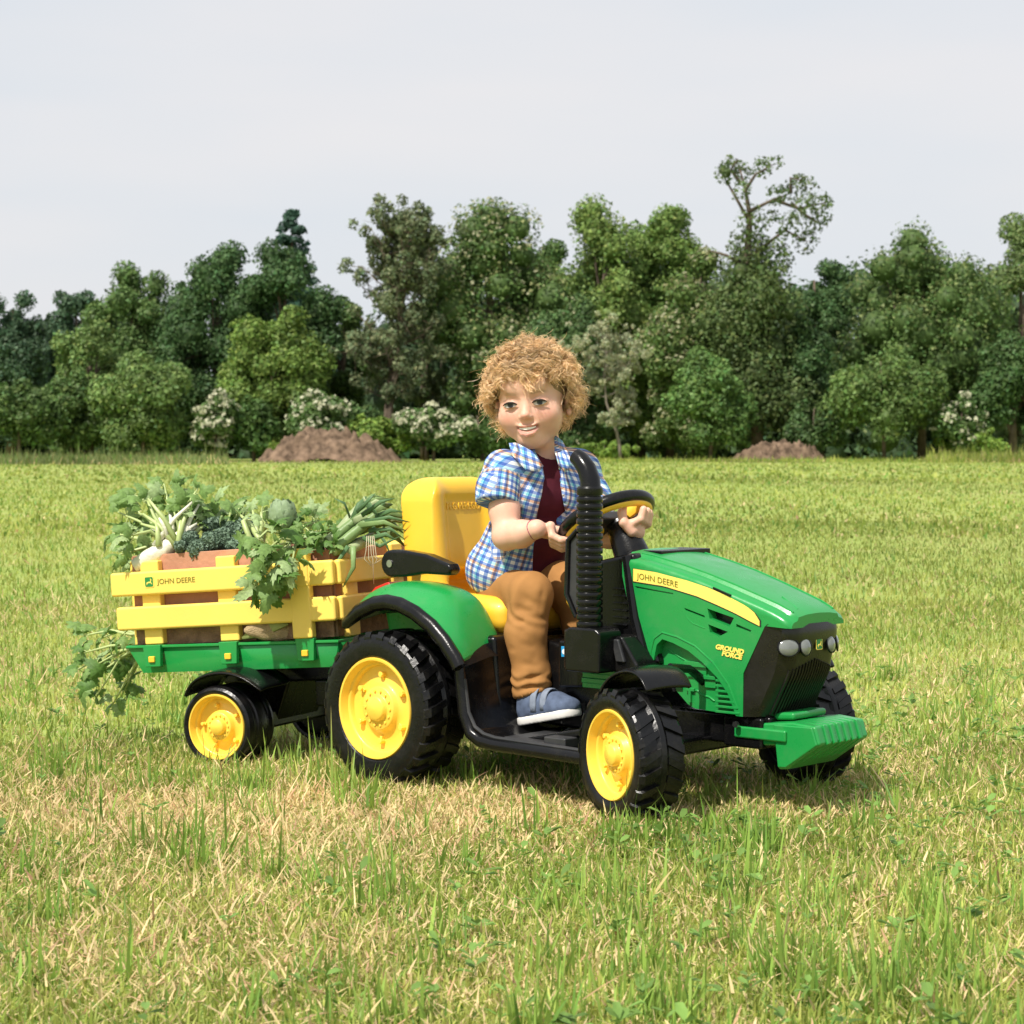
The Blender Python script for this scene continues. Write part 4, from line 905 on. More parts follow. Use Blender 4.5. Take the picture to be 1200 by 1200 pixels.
# ------------------------------------------------------------------ ground
def gx_(px, Y): return (px - 600) / 2500. * Y
def gz_(py, Y): return .68 + (525 - py) / 2500. * Y
yv = np.concatenate([np.linspace(-6, 20, 66), np.linspace(22, 130, 44), np.array([150, 200, 300, 450, 700])]); xv = np.concatenate([np.array([-400, -200, -100]), np.linspace(-60, 60, 61), np.array([100, 200, 400])])
GX, GY = np.meshgrid(xv, yv, indexing='ij'); P_ = np.stack([GX.ravel(), GY.ravel(), np.zeros(GX.size)], 1)
P_[:, 2] = -.012 + (fbm(P_, .05, 2, 2) - .5) * .35 * np.clip((P_[:, 1] - 12) / 60, 0, 1) * np.clip((104 - P_[:, 1]) / 14, 0, 1)
P_[:, 2] -= np.clip((P_[:, 1] - 12) / 60, 0, 1) * .06
nx_, ny_ = len(xv), len(yv); ii, jj = np.meshgrid(np.arange(nx_ - 1), np.arange(ny_ - 1), indexing='ij'); b_ = (ii * ny_ + jj).ravel()
F_ = np.stack([b_, b_ + ny_, b_ + ny_ + 1, b_ + 1], 1)
GM = mat('meadow soil', (.2, .25, .05), .95, .1, 3, bump=.5, bscale=40, spec=.1); n = GM.node_tree; p = n.nodes['Principled BSDF']
geo = n.nodes.new('ShaderNodeNewGeometry')
def NZ(scale, detail, sx=1., sy=1., rough=.6):
    m_ = n.nodes.new('ShaderNodeMapping'); m_.inputs['Scale'].default_value = (sx, sy, 1); q = n.nodes.new('ShaderNodeTexNoise'); q.inputs['Scale'].default_value = scale; q.inputs['Detail'].default_value = detail; q.inputs['Roughness'].default_value = rough
    n.links.new(geo.outputs['Position'], m_.inputs[0]); n.links.new(m_.outputs[0], q.inputs[0]); return q.outputs[0]
def MIX(f, a, b, lo=.4, hi=.6):
    r = n.nodes.new('ShaderNodeMapRange'); r.inputs[1].default_value = lo; r.inputs[2].default_value = hi; n.links.new(f, r.inputs[0])
    x = n.nodes.new('ShaderNodeMix'); x.data_type = 'RGBA'; n.links.new(r.outputs[0], x.inputs[0])
    for i, c in ((6, a), (7, b)):
        if isinstance(c, tuple): x.inputs[i].default_value = (*c, 1)
        else: n.links.new(c, x.inputs[i])
    return x.outputs[2]
c1 = MIX(NZ(14, 6, 1, 1, .75), (.19, .27, .05), (.33, .40, .11), .35, .65)
c1 = MIX(NZ(.35, 4, 1, .45), c1, (.33, .36, .11), .42, .72)
c1 = MIX(NZ(1.3, 5, 1, .5, .7), c1, (.44, .41, .18), .56, .74)
n.links.new(c1, p.inputs['Base Color'])
tag(mk('meadow', P_, F_, GM, angle=180), kind='structure')
# dirt track in front of the wood
V = []; F = []
for i in range(40):
    x = gx_(262 + i * 8, 113); V += [(x, 109.0 + .5 * math.sin(i * .9), .0), (x, 111.9 + .5 * math.sin(i * .7), .02)]
for i in range(39): F.append((2 * i, 2 * i + 2, 2 * i + 3, 2 * i + 1))
EARTH = mat('brown earth', (.145, .10, .068), .95, .6, 2.5, bump=1.0, bscale=5, spec=.1)
tag(mk('dirt_track', [(x, y, -.055) for x, y, z in V], F, mat('track earth', (.42, .31, .21), .95, .2, 1.5, bump=.4, bscale=6, spec=.1)), kind='structure')
def mound(px, wpx, top, Y, label, seed, dep=2.):
    NX, NY = 90, 30; V = []; x0 = gx_(px, Y); hw_ = wpx / 2500 * Y; h = gz_(top, Y)
    uu, vv = np.meshgrid(np.linspace(-1, 1, NX), np.linspace(-1, 1, NY), indexing='ij'); P = np.stack([x0 + uu.ravel() * hw_, Y + vv.ravel() * dep, 0 * uu.ravel()], 1)
    r = np.sqrt(uu.ravel() ** 2 + (vv.ravel() * .9) ** 2); z = np.clip(1 - r ** 1.5, 0, 1) ** .75 * (h + .35) * (.62 + .5 * fbm(P, .35, 3, seed)) * 1.2 + np.clip(1 - r, 0, .3) * (fbm(P, 2.6, 4, seed + 1) - .5) * 5.0; P[:, 2] = z - .35
    a, b = np.meshgrid(np.arange(NX - 1), np.arange(NY - 1), indexing='ij'); q = (a * NY + b).ravel()
    return tag(mk('earth_mound', P, np.stack([q, q + NY, q + NY + 1, q + 1], 1), EARTH, angle=180), label, 'earth mound', 'heaps of dug earth at the edge of the wood')
mound(386, 90, 506, 113.6, 'largest brown earth mound, beside the dirt track left of the child', 1)
mound(914, 64, 520, 114, 'low brown earth mound under the trees behind the tractor hood', 2)

# ------------------------------------------------------------------ trees
ico = bmesh.new(); bmesh.ops.create_icosphere(ico, subdivisions=2, radius=1.0); IV = np.array([v.co[:] for v in ico.verts]); IF = np.array([[v.index for v in f.verts] for f in ico.faces]); ico.free()
LEAF = mat('foliage', rough=.55, attr='col', var=.10, vscale=.6, trans=.28, spec=.25)
BARK = mat('bark', (.13, .10, .075), .9, .3, 3, bump=.6, bscale=10, spec=.1)
BLOS = mat('blossom', (.42, .42, .26), .8, .15, 3, trans=.3)
def cards(P, D, s, r, asp=.62, tri=False):      # diamond leaves at P facing about D
    n = len(P); a = np.cross(D, r.normal(size=(n, 3))); a /= np.linalg.norm(a, axis=1, keepdims=True) + 1e-9; b = np.cross(D, a); b /= np.linalg.norm(b, axis=1, keepdims=True) + 1e-9
    s = s[:, None]; dr = -D * .12 * s
    if tri: return np.stack([P - a * s * .62 + dr, P + a * s * .35 - b * s * .52, P + a * s * .35 + b * s * .52], 1).reshape(-1, 3), np.arange(3 * n).reshape(n, 3)
    V = np.stack([P - a * s * .5 + dr, P - b * s * .5 * asp, P + a * s * .5 + dr, P + b * s * .5 * asp], 1).reshape(-1, 3)
    return V, np.arange(4 * n).reshape(n, 4)
def crown_geo(lobes, n, size, base, r, cvar=.22, up=.25, core=.70, tips=None, squash=1., cmin=.7):
    C_ = np.array([l[0] for l in lobes]); Rr = np.array([l[1] for l in lobes]); pr = Rr ** 2 / (Rr ** 2).sum()
    k = r.choice(len(lobes), n, p=pr); d = r.normal(size=(n, 3)); d[:, 2] += up; d /= np.linalg.norm(d, axis=1, keepdims=True)
    rad = Rr[k] * r.uniform(.62, 1.10, n) * (1 + .22 * (vnoise(C_[k] + d * 3, 1.2, 3) - .5)); P = C_[k] + d * rad[:, None] * np.array([1, 1, squash]); P[:, 2] = np.maximum(P[:, 2], -.25)
    D = d * .8 + r.normal(size=(n, 3)) * .55 + np.array((0, 0, .25)); D /= np.linalg.norm(D, axis=1, keepdims=True)
    V, F = cards(P, D, size * r.uniform(.55, 1.35, n), r, tri=True)
    tone = (1 + cvar * r.normal(size=n)) * (.62 + 1.0 * fbm(P, .6, 3, 5)); tone = np.clip(tone, .45, 1.8)
    col = np.array(base)[None] * 1.25 * tone[:, None]; hue = r.normal(size=n) * .10; col[:, 0] *= 1 + hue
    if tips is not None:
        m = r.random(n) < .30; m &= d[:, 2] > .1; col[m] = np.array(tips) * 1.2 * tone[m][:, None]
    col = np.repeat(col, 3, 0)
    if core > 0:
        cv = []; cf = []; b = len(V)
        for (c, rr) in lobes:
            if rr < cmin and len(cv): continue
            q = IV * rr * core * (1 + .35 * (vnoise(IV * 2 + np.array(c), 1.0, 1)[:, None] - .5)) * np.array([1, 1, squash]) + np.array(c); q[:, 2] = np.maximum(q[:, 2], -.3); cv.append(q); cf.append(IF + b); b += len(IV)
        cf = np.concatenate(cf); cf4 = np.concatenate([cf, cf[:, 2:3]], 1)   # triangles kept as thin quads below
        return V, F, col, np.concatenate(cv), cf - len(V)
    return V, F, col, None, None
def build_crown(name, par, lobes, n, size, base, r, **kw):
    V, F, col, cv, cf = crown_geo(lobes, n, size, base, r, **kw)
    if cv is not None:
        T = np.concatenate([F, cf + len(V)]); V = np.concatenate([V, cv]); col = np.concatenate([col, np.tile(np.array(base) * 1.2, (len(cv), 1))]); F = T
    o = mk(name, V, F, LEAF, par, smooth=False, cols=col); return o
def make_tree(label, px, wpx, top, Y, base, seed, bot=530, kind='tree', n=None, size=.19, nl=44, shape='round', trunkpx=None, blossom=0, tips=None, core=.56, limb=True, name='broadleaf_tree', cat='tree', group='trees of the wood behind the meadow', lobe=(.26, .42), bcol=None, bsize=.20, tr_r=.28, cvar=.22):
    r = np.random.default_rng(seed); x0 = gx_(px, Y); hw_ = wpx / 2500 * Y; zt_ = gz_(top, Y); zb_ = max(0.1, gz_(bot, Y)); zc = (zt_ + zb_) / 2; hh = (zt_ - zb_) / 2
    root = tag(empty(name, (x0, Y, 0)), label, cat, group)
    lobes = []
    for i in range(nl):
        d = r.normal(size=3); d /= np.linalg.norm(d); q = r.uniform(.35, 1) ** .5; lr = min(hw_, hh) * r.uniform(*lobe)
        z = zc + d[2] * q * (hh - lr); f_ = (z - zb_) / (2 * hh)
        wf = {'round': 1.12, 'cone': 1.05 - .85 * f_, 'top': .55 + .5 * math.sin(math.pi * min(1, f_)), 'bush': 1.18 - .3 * f_, 'col': .9}[shape]
        ax_ = math.atan2(d[1], d[0]); rr = math.hypot(d[0], d[1]) * q
        lobes.append(((math.cos(ax_) * rr * (hw_ - lr * .7) * wf * 1.1, math.sin(ax_) * rr * (hw_ - lr * .7) * wf * .8, z), lr))
    if shape != 'bush':
        for i in range(12): lr = min(hw_, hh) * r.uniform(.22, .34); lobes.append(((r.uniform(-1, 1) * (hw_ - lr * .6), r.uniform(-.6, .3) * hw_, lr * .6 + r.random() ** 1.3 * zt_ * .42), lr))
    lobes.append(((r.normal() * .2 * hw_, 0, zt_ - hh * .22), hh * .20 if hh < hw_ * 1.5 else hw_ * .3))
    if n is None: n = int(min(30000, max(2500, 7.5 * (4 * hw_ * hh) / (size * size * .45))))
    build_crown('crown', root, lobes, n, size, base, r, core=core, tips=tips, cvar=cvar)
    g = G(); lean_ = r.normal() * .3
    tpts = [(0, 0, -.1), (lean_ * .2, 0, zt_ * .25), (lean_ * .6, 0, zt_ * .5), (lean_, 0, zt_ * .85)]; g.add(*tube(tpts, [tr_r, tr_r * .8, tr_r * .55, tr_r * .2], 8))
    if limb:
        for c, lr in lobes[:14]:
            h0 = zt_ * r.uniform(.15, .6); g.add(*tube([(lean_ * h0 / zt_, 0, h0), (c[0] * .5, c[1] * .5, (h0 + c[2]) / 2 + .2), c], [tr_r * .4, tr_r * .28, tr_r * .1], 5))
    g.obj('trunk', BARK, root, angle=180)
    if blossom:
        k = r.integers(0, len(lobes), blossom); d = r.normal(size=(blossom, 3)); d[:, 2] = np.abs(d[:, 2]) * .7 + .1; d[:, 1] -= .5; d /= np.linalg.norm(d, axis=1, keepdims=True)
        P = np.array([lobes[i][0] for i in k]) + d * np.array([lobes[i][1] for i in k])[:, None] * 1.10; P = np.repeat(P, 4, 0) + r.normal(size=(blossom * 4, 3)) * bsize * .22
        D = np.repeat(d, 4, 0) + r.normal(size=(blossom * 4, 3)) * .5; D /= np.linalg.norm(D, axis=1, keepdims=True)
        V, F = cards(P, D, bsize * r.uniform(.5, 1.1, len(P)), r, .8); tag(mk('blossom', V, F, bcol or BLOS, root, smooth=False), kind='stuff')
    return root
DK, MD, LT, YG, GY_, BL = (.050, .095, .032), (.075, .125, .036), (.130, .190, .048), (.115, .175, .038), (.105, .125, .060), (.050, .090, .046)
CH = (.090, .140, .040)
T_ = [
 ('tall dark narrow tree at the far left edge of the wood', 12, 44, 332, 135, BL, dict(nl=44)),
 ('small dark tree topping out between the left edge and the round tree', 88, 36, 330, 138, BL, dict(nl=40)),
 ('round dense mid-green tree left of the tallest left-hand trees', 150, 60, 300, 128, MD, dict(nl=40)),
 ('big dark green tree with sky showing through its crown, left of the dark pointed conifer', 252, 64, 274, 126, DK, dict(nl=42, core=.6)),
 ('round dark green tree in front of the pointed conifer', 332, 64, 272, 124, DK, dict(nl=40)),
 ('bright yellow-green tree low in front of the dark round tree', 322, 62, 356, 120, YG, dict(nl=36, shape='bush')),
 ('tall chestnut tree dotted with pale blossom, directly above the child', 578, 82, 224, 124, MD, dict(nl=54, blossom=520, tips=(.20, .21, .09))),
 ('light green tall tree with a broad top, right of the child', 702, 70, 214, 128, LT, dict(nl=44, shape='round')),
 ('light green tree with two pointed tops behind the pale-flowered chestnut', 785, 58, 226, 130, (.120, .185, .045), dict(nl=36, shape='round')),
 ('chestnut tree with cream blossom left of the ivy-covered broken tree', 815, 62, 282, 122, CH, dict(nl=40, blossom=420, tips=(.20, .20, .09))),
 ('dark blossoming chestnut low behind the head of the child', 668, 62, 345, 121, (.060, .105, .034), dict(nl=36, blossom=260)),
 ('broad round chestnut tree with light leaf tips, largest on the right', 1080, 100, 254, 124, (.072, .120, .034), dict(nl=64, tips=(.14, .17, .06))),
 ('tall pale green airy tree cut off by the right edge', 1196, 50, 238, 130, (.115, .165, .055), dict(nl=40, core=.45)),
 ('dark dense tree standing low at the right edge', 1186, 50, 385, 119, (.060, .110, .034), dict(nl=30, shape='bush')),
 ('dark narrow tree in the gap right of the ivy-covered tree', 934, 44, 360, 120, DK, dict(nl=30, shape='bush')),
 ('broad mid-green tree behind the two light-topped trees', 752, 60, 248, 131, (.10, .16, .042), dict(nl=40)),
 ('mid-green tree between the blossoming chestnut and the light green tall tree', 642, 50, 268, 129, (.075, .13, .038), dict(nl=36)),
 ('dark rounded tree between the broken tree and the broad chestnut', 962, 46, 292, 130, DK, dict(nl=36)),
 ('dark green tree filling the gap left of the sparse forked tree', 398, 40, 338, 128, MD, dict(nl=30)),
 ('pale green sapling group left of the broad round bush at left', 105, 48, 372, 122, (.115, .175, .050), dict(nl=28)),
]
for i, (lab, px, wp_, top, Y, c, kw) in enumerate(T_): make_tree(lab, px, wp_, top, Y, c, 100 + i, **kw)
B_ = [
 ('rounded light green bush, biggest of the two left of the white flowering shrubs', 168, 64, 408, 116.5, (.110, .170, .048), {}),
 ('dark green bush in the bottom left corner of the wood', 22, 50, 442, 116.5, MD, {}),
 ('mid-green bush between the dark corner bush and the rounded light bush', 84, 44, 430, 118, (.085, .140, .040), {}),
 ('bright leafy bush behind the steering wheel, right of the thin grey tree', 832, 52, 404, 116.5, (.095, .165, .045), {}),
 ('broad olive green bush below the large chestnut on the right', 1036, 70, 398, 116.5, (.095, .150, .042), {}),
 ('low dark bush between the first two white flowering shrubs', 298, 36, 462, 117, (.065, .120, .032), {}),
 ('low dark bush right of the third white flowering shrub', 566, 40, 478, 118, (.070, .125, .034), {}),
 ('small dark bush under the sparse brownish tree', 425, 30, 470, 119, (.065, .115, .036), {}),
 ('low dark bush at the foot of the dark narrow tree', 950, 40, 468, 117, (.060, .105, .034), {}),
]
for i, (lab, px, wp_, top, Y, c, kw) in enumerate(B_): make_tree(lab, px, wp_, top, Y, c, 200 + i, bot=540, shape='bush', nl=26, name='bush', cat='bush', group='bushes at the edge of the wood', limb=False, tr_r=.12, size=.20, **kw)
for i, (lab, px, wp_, top) in enumerate((('bright green sprawling shrub sloping down right of the earth mound', 442, 58, 484), ('light green low shrub at the far right by the meadow edge', 1140, 46, 500), ('bright green weeds round the foot of the small flat mound', 706, 40, 516), ('low bright shrub on the left flank of the largest mound', 322, 26, 508))):
    make_tree(lab, px, wp_, top, 117, (.15, .23, .045), 300 + i, bot=545, shape='bush', nl=24, name='low_shrub', cat='shrub', group='low shrubs at the edge of the meadow', limb=False, tr_r=.05, size=.17, core=.8)
WHT = mat('white umbel', (.52, .52, .36), .8, .08, 3, trans=.25)
for i, (lab, px, wp_, top) in enumerate((('white flowering elder shrub, leftmost of the four', 252, 30, 456), ('white flowering elder shrub above the largest earth mound', 376, 40, 456), ('white flowering elder shrub just left of the child', 508, 46, 470), ('white flowering elder shrub near the right edge', 1122, 30, 458))):
    make_tree(lab, px, wp_, top, 116.2, (.09, .15, .045), 400 + i, bot=535, shape='bush', nl=26, name='flowering_shrub', cat='shrub', group='white flowering shrubs along the wood', limb=False, tr_r=.1, size=.18, blossom=300 if i < 3 else 170, bcol=WHT, bsize=.27)
# sparse trees with visible branches
def sparse_tree(label, px, wpx, top, Y, base, seed, bot, stems, n, size, name='slender_tree', bare=BARK, r0=.16, twig=.5, lr_=(.09, .19)):
    r = np.random.default_rng(seed); x0 = gx_(px, Y); hw_ = wpx / 2500 * Y; H_ = gz_(top, Y); zb_ = gz_(bot, Y)
    root = tag(empty(name, (x0, Y, 0)), label, 'tree', 'thin trees with open crowns'); g = G(); tips = []
    for s in range(stems):
        a = r.uniform(-1, 1) * .25; pts = [(s * .25 - stems * .12, 0, -.1)]; hh = H_ * r.uniform(.8, 1.0) if s else H_ * .98; m = 9
        for k in range(1, m + 1): pts.append((pts[-1][0] + a * hh / m * .4 + r.normal() * .10, pts[-1][1] + r.normal() * .10, hh * k / m))
        g.add(*tube(pts, [r0 * (1 - .88 * k / m) for k in range(m + 1)], 7))
        for b in range(26):
            k = r.integers(2, m); p0 = np.array(pts[k]) * .6 + np.array(pts[min(k + 1, m)]) * .4; f_ = k / m
            if p0[2] < zb_ * .8: continue
            az_ = r.uniform(0, 6.28); L = hw_ * r.uniform(.5, 1.05) * (1.1 - .7 * abs(f_ - .5)); e = p0 + np.array((math.cos(az_) * L, math.sin(az_) * L * .8, L * r.uniform(.25, .9))); e[2] = min(e[2], H_ * 1.0)
            mid = (p0 + e) / 2 + np.array((0, 0, -.1 * L)); g.add(*tube([p0, mid, e], [r0 * .28, r0 * .18, r0 * .05], 5)); tips += [mid, e]
            for c in range(5):
                t = r.uniform(.35, 1); q0 = p0 * (1 - t) + e * t; q1 = q0 + r.normal(size=3) * L * .28 + np.array((0, 0, .1 * L)); g.add(*tube([q0, q1], [r0 * .09, r0 * .03], 4, cap=False)); tips.append(q1)
    g.obj('trunk', bare, root, angle=180)
    tips = np.array(tips); lobes = [(tuple(t), hw_ * r.uniform(*lr_)) for t in tips[r.permutation(len(tips))[:int(len(tips) * twig)]] if t[2] > zb_]
    build_crown('crown', root, lobes, n, size, base, r, core=0)
    return root
sparse_tree('sparse brownish-green tree with dark forked trunk and bare twigs on top', 455, 58, 252, 121, (.115, .140, .070), 501, 520, 3, 20000, .19, r0=.20)
sparse_tree('second airy tree filling in behind the forked dark trunk', 500, 40, 285, 127, (.10, .13, .055), 505, 500, 2, 12000, .2, r0=.16)
GREYB = mat('grey bark', (.20, .17, .14), .9, .2, 3, spec=.1)
sparse_tree('small thin grey-green tree standing alone in front, right of the child', 730, 46, 384, 112, (.25, .265, .16), 502, 505, 1, 17000, .105, name='small_tree', bare=GREYB, r0=.10, twig=1.0, lr_=(.05, .13))
# ivy-clad broken tree
r = np.random.default_rng(77); Y = 119; root = tag(empty('broken_tree', (gx_(888, Y), Y, 0)), 'tall ivy-covered tree with a ragged broken top reaching highest above the wood', 'tree', 'thin trees with open crowns')
X_ = lambda px: gx_(px, Y) - gx_(888, Y); Z_ = lambda py: gz_(py, Y)
g = G(); g.add(*tube([(0, 0, -.1), (X_(884), 0, Z_(400)), (X_(874), 0, Z_(310)), (X_(878), 0, Z_(255)), (X_(872), 0, Z_(222)), (X_(866), 0, Z_(200))], [.35, .3, .24, .15, .09, .04], 8))
br = [((876, 258), (858, 228), (848, 205)), ((876, 250), (905, 235), (925, 228)), ((905, 235), (935, 245), (965, 240)), ((925, 240), (945, 255), (962, 262)), ((872, 225), (885, 205), (905, 195)), ((880, 300), (920, 270), (945, 285)), ((866, 215), (856, 200), (862, 190)), ((886, 320), (850, 300), (828, 295)), ((925, 228), (925, 210), (940, 214))]
for a, b, c in br: g.add(*tube([(X_(q[0]), r.normal() * .3, Z_(q[1])) for q in (a, b, c)], [.11, .08, .03], 6))
g.obj('trunk', BARK, root, angle=180)
tl_ = [(850, 204, .55), (858, 192, .4), (872, 200, .5), (892, 198, .5), (908, 192, .35), (866, 226, .5), (906, 232, .5), (925, 226, .55), (944, 222, .45), (938, 246, .6), (958, 242, .6), (970, 236, .35), (955, 262, .5), (880, 262, .8), (925, 268, .7), (945, 284, .6), (905, 256, .4), (966, 258, .3), (936, 212, .35)]
tl_ += [(880 + r.normal() * 16, 290 + i * 6.2, .95 + .016 * i) for i in range(30)] + [(890 + r.uniform(-45, 45), r.uniform(340, 500), 1.2) for i in range(22)]
build_crown('crown', root, [((X_(a), r.normal() * .5, Z_(b)), c * 1.2) for a, b, c in tl_], 30000, .19, (.075, .110, .036), r, core=.45, cmin=1.2)
# conifers: tiers of drooping boughs
def conifer(label, px, wpx, top, Y, seed, base=(.034, .075, .048), flat=False):
    r = np.random.default_rng(seed); H_ = gz_(top, Y); hw_ = wpx / 2500 * Y; root = tag(empty('conifer', (gx_(px, Y), Y, 0)), label, 'tree', 'dark conifers behind the broadleaf trees'); g = G(); g.add(*tube([(0, 0, 0), (0, 0, H_)], [.35, .03], 8)); g.obj('trunk', BARK, root)
    lobes = []
    for k in range(16 if not flat else 9):
        f_ = k / (16 if not flat else 9); z = H_ * (1 - .8 * f_) - .3; R = hw_ * (.08 + 1.15 * f_ ** .8 if not flat else .55 + .5 * r.random())
        for j in range(13): a = r.uniform(0, 6.28); q = r.uniform(.15, 1); lobes.append(((math.cos(a) * R * q, math.sin(a) * R * q, z - q * R * .16 + r.normal() * .15), .30 + .18 * R * .5))
    build_crown('crown', root, lobes, 20000, .22, base, r, core=.4, up=-.1, squash=.5)
conifer('dark pointed conifer rising above the dark trees at left', 343, 62, 248, 132, 601)
# far wood closing the gaps
r = np.random.default_rng(9); lobes = []
for px in range(-150, 1360, 22):
    tp = np.interp(px, [-150, 0, 60, 150, 300, 430, 560, 700, 850, 960, 1080, 1200, 1350], [400, 400, 420, 370, 340, 400, 320, 310, 330, 350, 330, 345, 330])
    for k in range(7): zt2 = gz_(tp, 150); lobes.append(((gx_(px + r.normal() * 14, 150), 150 + r.normal() * 3, max(.5, zt2 * (1 - k * .175) - 1.2 * (k < 4)) + r.normal() * .4), r.uniform(1.7, 2.5)))
o = build_crown('distant_wood', None, lobes, 75000, .42, (.048, .082, .038), r, core=.6); tag(o, kind='stuff')

# ------------------------------------------------------------------ grass
GRM = mat('grass blades', rough=.5, attr='col', var=.06, vscale=3, trans=.35, spec=.3)
def dryness(x, y):
    P = np.stack([x, y, 0 * x], 1); d = .205 + 1.05 * (fbm(P, 1.1, 3, 12) - .47)
    for cx, cy, rx, ry, a in ((-.60, 3.95, .55, .32, .42), (-.42, 3.25, .42, .38, .30), (.0, 3.85, .35, .25, .28), (.60, 3.98, .16, .12, .45), (-.45, 2.75, .35, .2, .28), (-.25, 4.05, .30, .16, .30), (.95, 4.6, .3, .3, .22), (.55, 2.9, .45, .55, -.22), (.15, 3.3, .3, .35, -.12), (-1.2, 6.2, .9, .6, .12)):
        d = d + a * np.exp(-((x - cx) / rx) ** 2 - ((y - cy) / ry) ** 2)
    return np.clip(d, .03, .92)
def thin(V, n, cols):
    keep = [0, 1, 4, 5, 6]; return V[:, keep], np.array([[0, 1, 3], [0, 3, 2], [2, 3, 4]])
def blades(n, y0, y1, hgt, wid, seed, pw=1., marg=.45, fx=None, straw_k=1., name='grass', bend=.6, xr=None, gcol=None):
    r = np.random.default_rng(seed); u = r.random(n); y = y0 + (y1 - y0) * u ** pw
    x = (r.uniform(-1, 1, n) * (.243 * y + marg)) if xr is None else r.uniform(*xr(y))
    if fx is None and y0 > 4 and xr is None: k_ = r.random(n) < np.clip((y - y0) / (.22 * y0), 0, 1) ** .7; x, y = x[k_], y[k_]; n = len(x)
    if fx is not None: x, y, n = fx(x, y, r); n = len(x)
    P3 = np.stack([x, y, 0 * x], 1)
    dry = dryness(x, y) * straw_k; straw = r.random(n) < dry
    tuft = fbm(P3, 7., 2, 31); big = fbm(P3, 1.6, 2, 41)
    h = hgt * r.gamma(5, .2, n) * (.55 + .9 * tuft) * (.8 + .5 * big); h[straw] *= r.uniform(.5, 1.15, straw.sum()); w_ = wid * r.uniform(.55, 1.5, n)
    az_ = r.uniform(0, 2 * np.pi, n); lean_ = np.abs(r.normal(size=n)) * bend; lean_[straw] = r.uniform(.5, 1.50, straw.sum())
    lean_ = np.clip(lean_, 0, 1.52); dx, dy = np.cos(az_), np.sin(az_); sx, sy = -np.sin(az_ + r.normal(size=n) * .6), np.cos(az_ + r.normal(size=n) * .6)
    pts = []; z = -.012 + np.where(straw, r.uniform(0, .02, n), 0); cx, cy, cz_ = x.copy(), y.copy(), z.copy(); V = np.zeros((n, 7, 3))
    for k, wf in enumerate((1., .9, .62, 0)):
        if k:
            ang = lean_ * (.45 + .30 * k) * np.where(straw, 1.0 / (.45 + .3 * k) * (.9 + .08 * k), 1.); ang = np.clip(ang, 0, 1.62); st = h / 3
            cx = cx + dx * np.sin(ang) * st; cy = cy + dy * np.sin(ang) * st; cz_ = np.maximum(cz_ + np.cos(ang) * st, .001)
        if k < 3:
            V[:, 2 * k] = np.stack([cx - sx * w_ * wf / 2, cy - sy * w_ * wf / 2, cz_], 1); V[:, 2 * k + 1] = np.stack([cx + sx * w_ * wf / 2, cy + sy * w_ * wf / 2, cz_], 1)
        else: V[:, 6] = np.stack([cx, cy, cz_], 1)
    T = np.array([[0, 1, 3], [0, 3, 2], [2, 3, 5], [2, 5, 4], [4, 5, 6]]); nv = 7
    if y0 >= 8: V, T = thin(V, n, None); nv = 5
    F = (T[None] + (np.arange(n) * nv)[:, None, None]).reshape(-1, 3)
    g1_, g2_ = np.array((.225, .305, .050)), np.array((.46, .475, .125)); g3 = np.array((.16, .30, .055)); t = np.clip(.5 + 1.6 * (fbm(P3, 2.2, 2, 55) - .5) + .25 * r.normal(size=n), 0, 1)[:, None]
    if gcol is not None: g1_, g2_ = gcol
    col = g1_ * (1 - t) + g2_ * t; m3 = r.random(n) < .12; col[m3] = g3
    s1, s2 = np.array((.72, .54, .31)), np.array((.58, .47, .22)); ts = r.random((n, 1)); col[straw] = (s1 * ts + s2 * (1 - ts))[straw]
    rd = straw & (r.random(n) < .12); col[rd] = (.55, .33, .20)
    col = col * r.uniform(.70, 1.25, (n, 1)) * np.array((1, 1, 1.)) * (1 - np.clip((y - 5) / 6, 0, 1)[:, None] * np.array((.17, .14, .20))) * (1 + .16 * np.sin(x * .55 + y * .16 + 1.2 * big))[:, None]; col = np.repeat(col[:, None], nv, 1); yl = ~straw & (r.random(n) < .25); col[yl, nv - 1] = (.45, .38, .15)
    o = mk(name, V.reshape(-1, 3), F, GRM, None, smooth=False, cols=col.reshape(-1, 3)); return tag(o, kind='stuff')
blades(150000, 2.15, 4.9, .0235, .0030, 1, 1.0, bend=.95)
blades(84000, 4.1, 9.5, .025, .0038, 2, 1.1, marg=.6, bend=.9)
blades(70000, 8, 20, .030, .0070, 3, 1.25, marg=1, bend=.85, straw_k=.55)
blades(58000, 16, 48, .040, .020, 4, 1.5, marg=2, bend=.8, straw_k=.35)
blades(28000, 40, 110, .06, .06, 5, 1.3, marg=4, bend=.8, straw_k=.3)
def tufts(cl, per, spread):
    def fx(x, y, r):
        k = len(cl); i = r.integers(0, k, len(x)); c = np.array(cl)[i]; q = r.normal(size=(len(x), 2)) * spread; return c[:, 0] + q[:, 0], c[:, 1] + q[:, 1], len(x)
    return fx
rt_ = np.random.default_rng(5); spots = [((rt_.random() * 2 - 1) * (.25 * yy), yy) for yy in rt_.uniform(2.5, 6.5, 130)]
spots += [(rt_.uniform(.0, .62), yy) for yy in rt_.uniform(2.4, 3.3, 60)] + [(rt_.uniform(.15, .45), rt_.uniform(3.55, 3.85)) for _ in range(16)] + [(rt_.uniform(-.75, -.3), rt_.uniform(4.2, 4.42)) for _ in range(14)] + [(-.30, 4.12), (-.28, 4.10), (-.52, 4.25)]
blades(6000, 2.4, 6, .052, .0045, 6, fx=tufts(spots, 0, .022), straw_k=.15, bend=.35, name='tall_grass', gcol=(np.array((.17, .29, .045)), np.array((.31, .44, .09))))
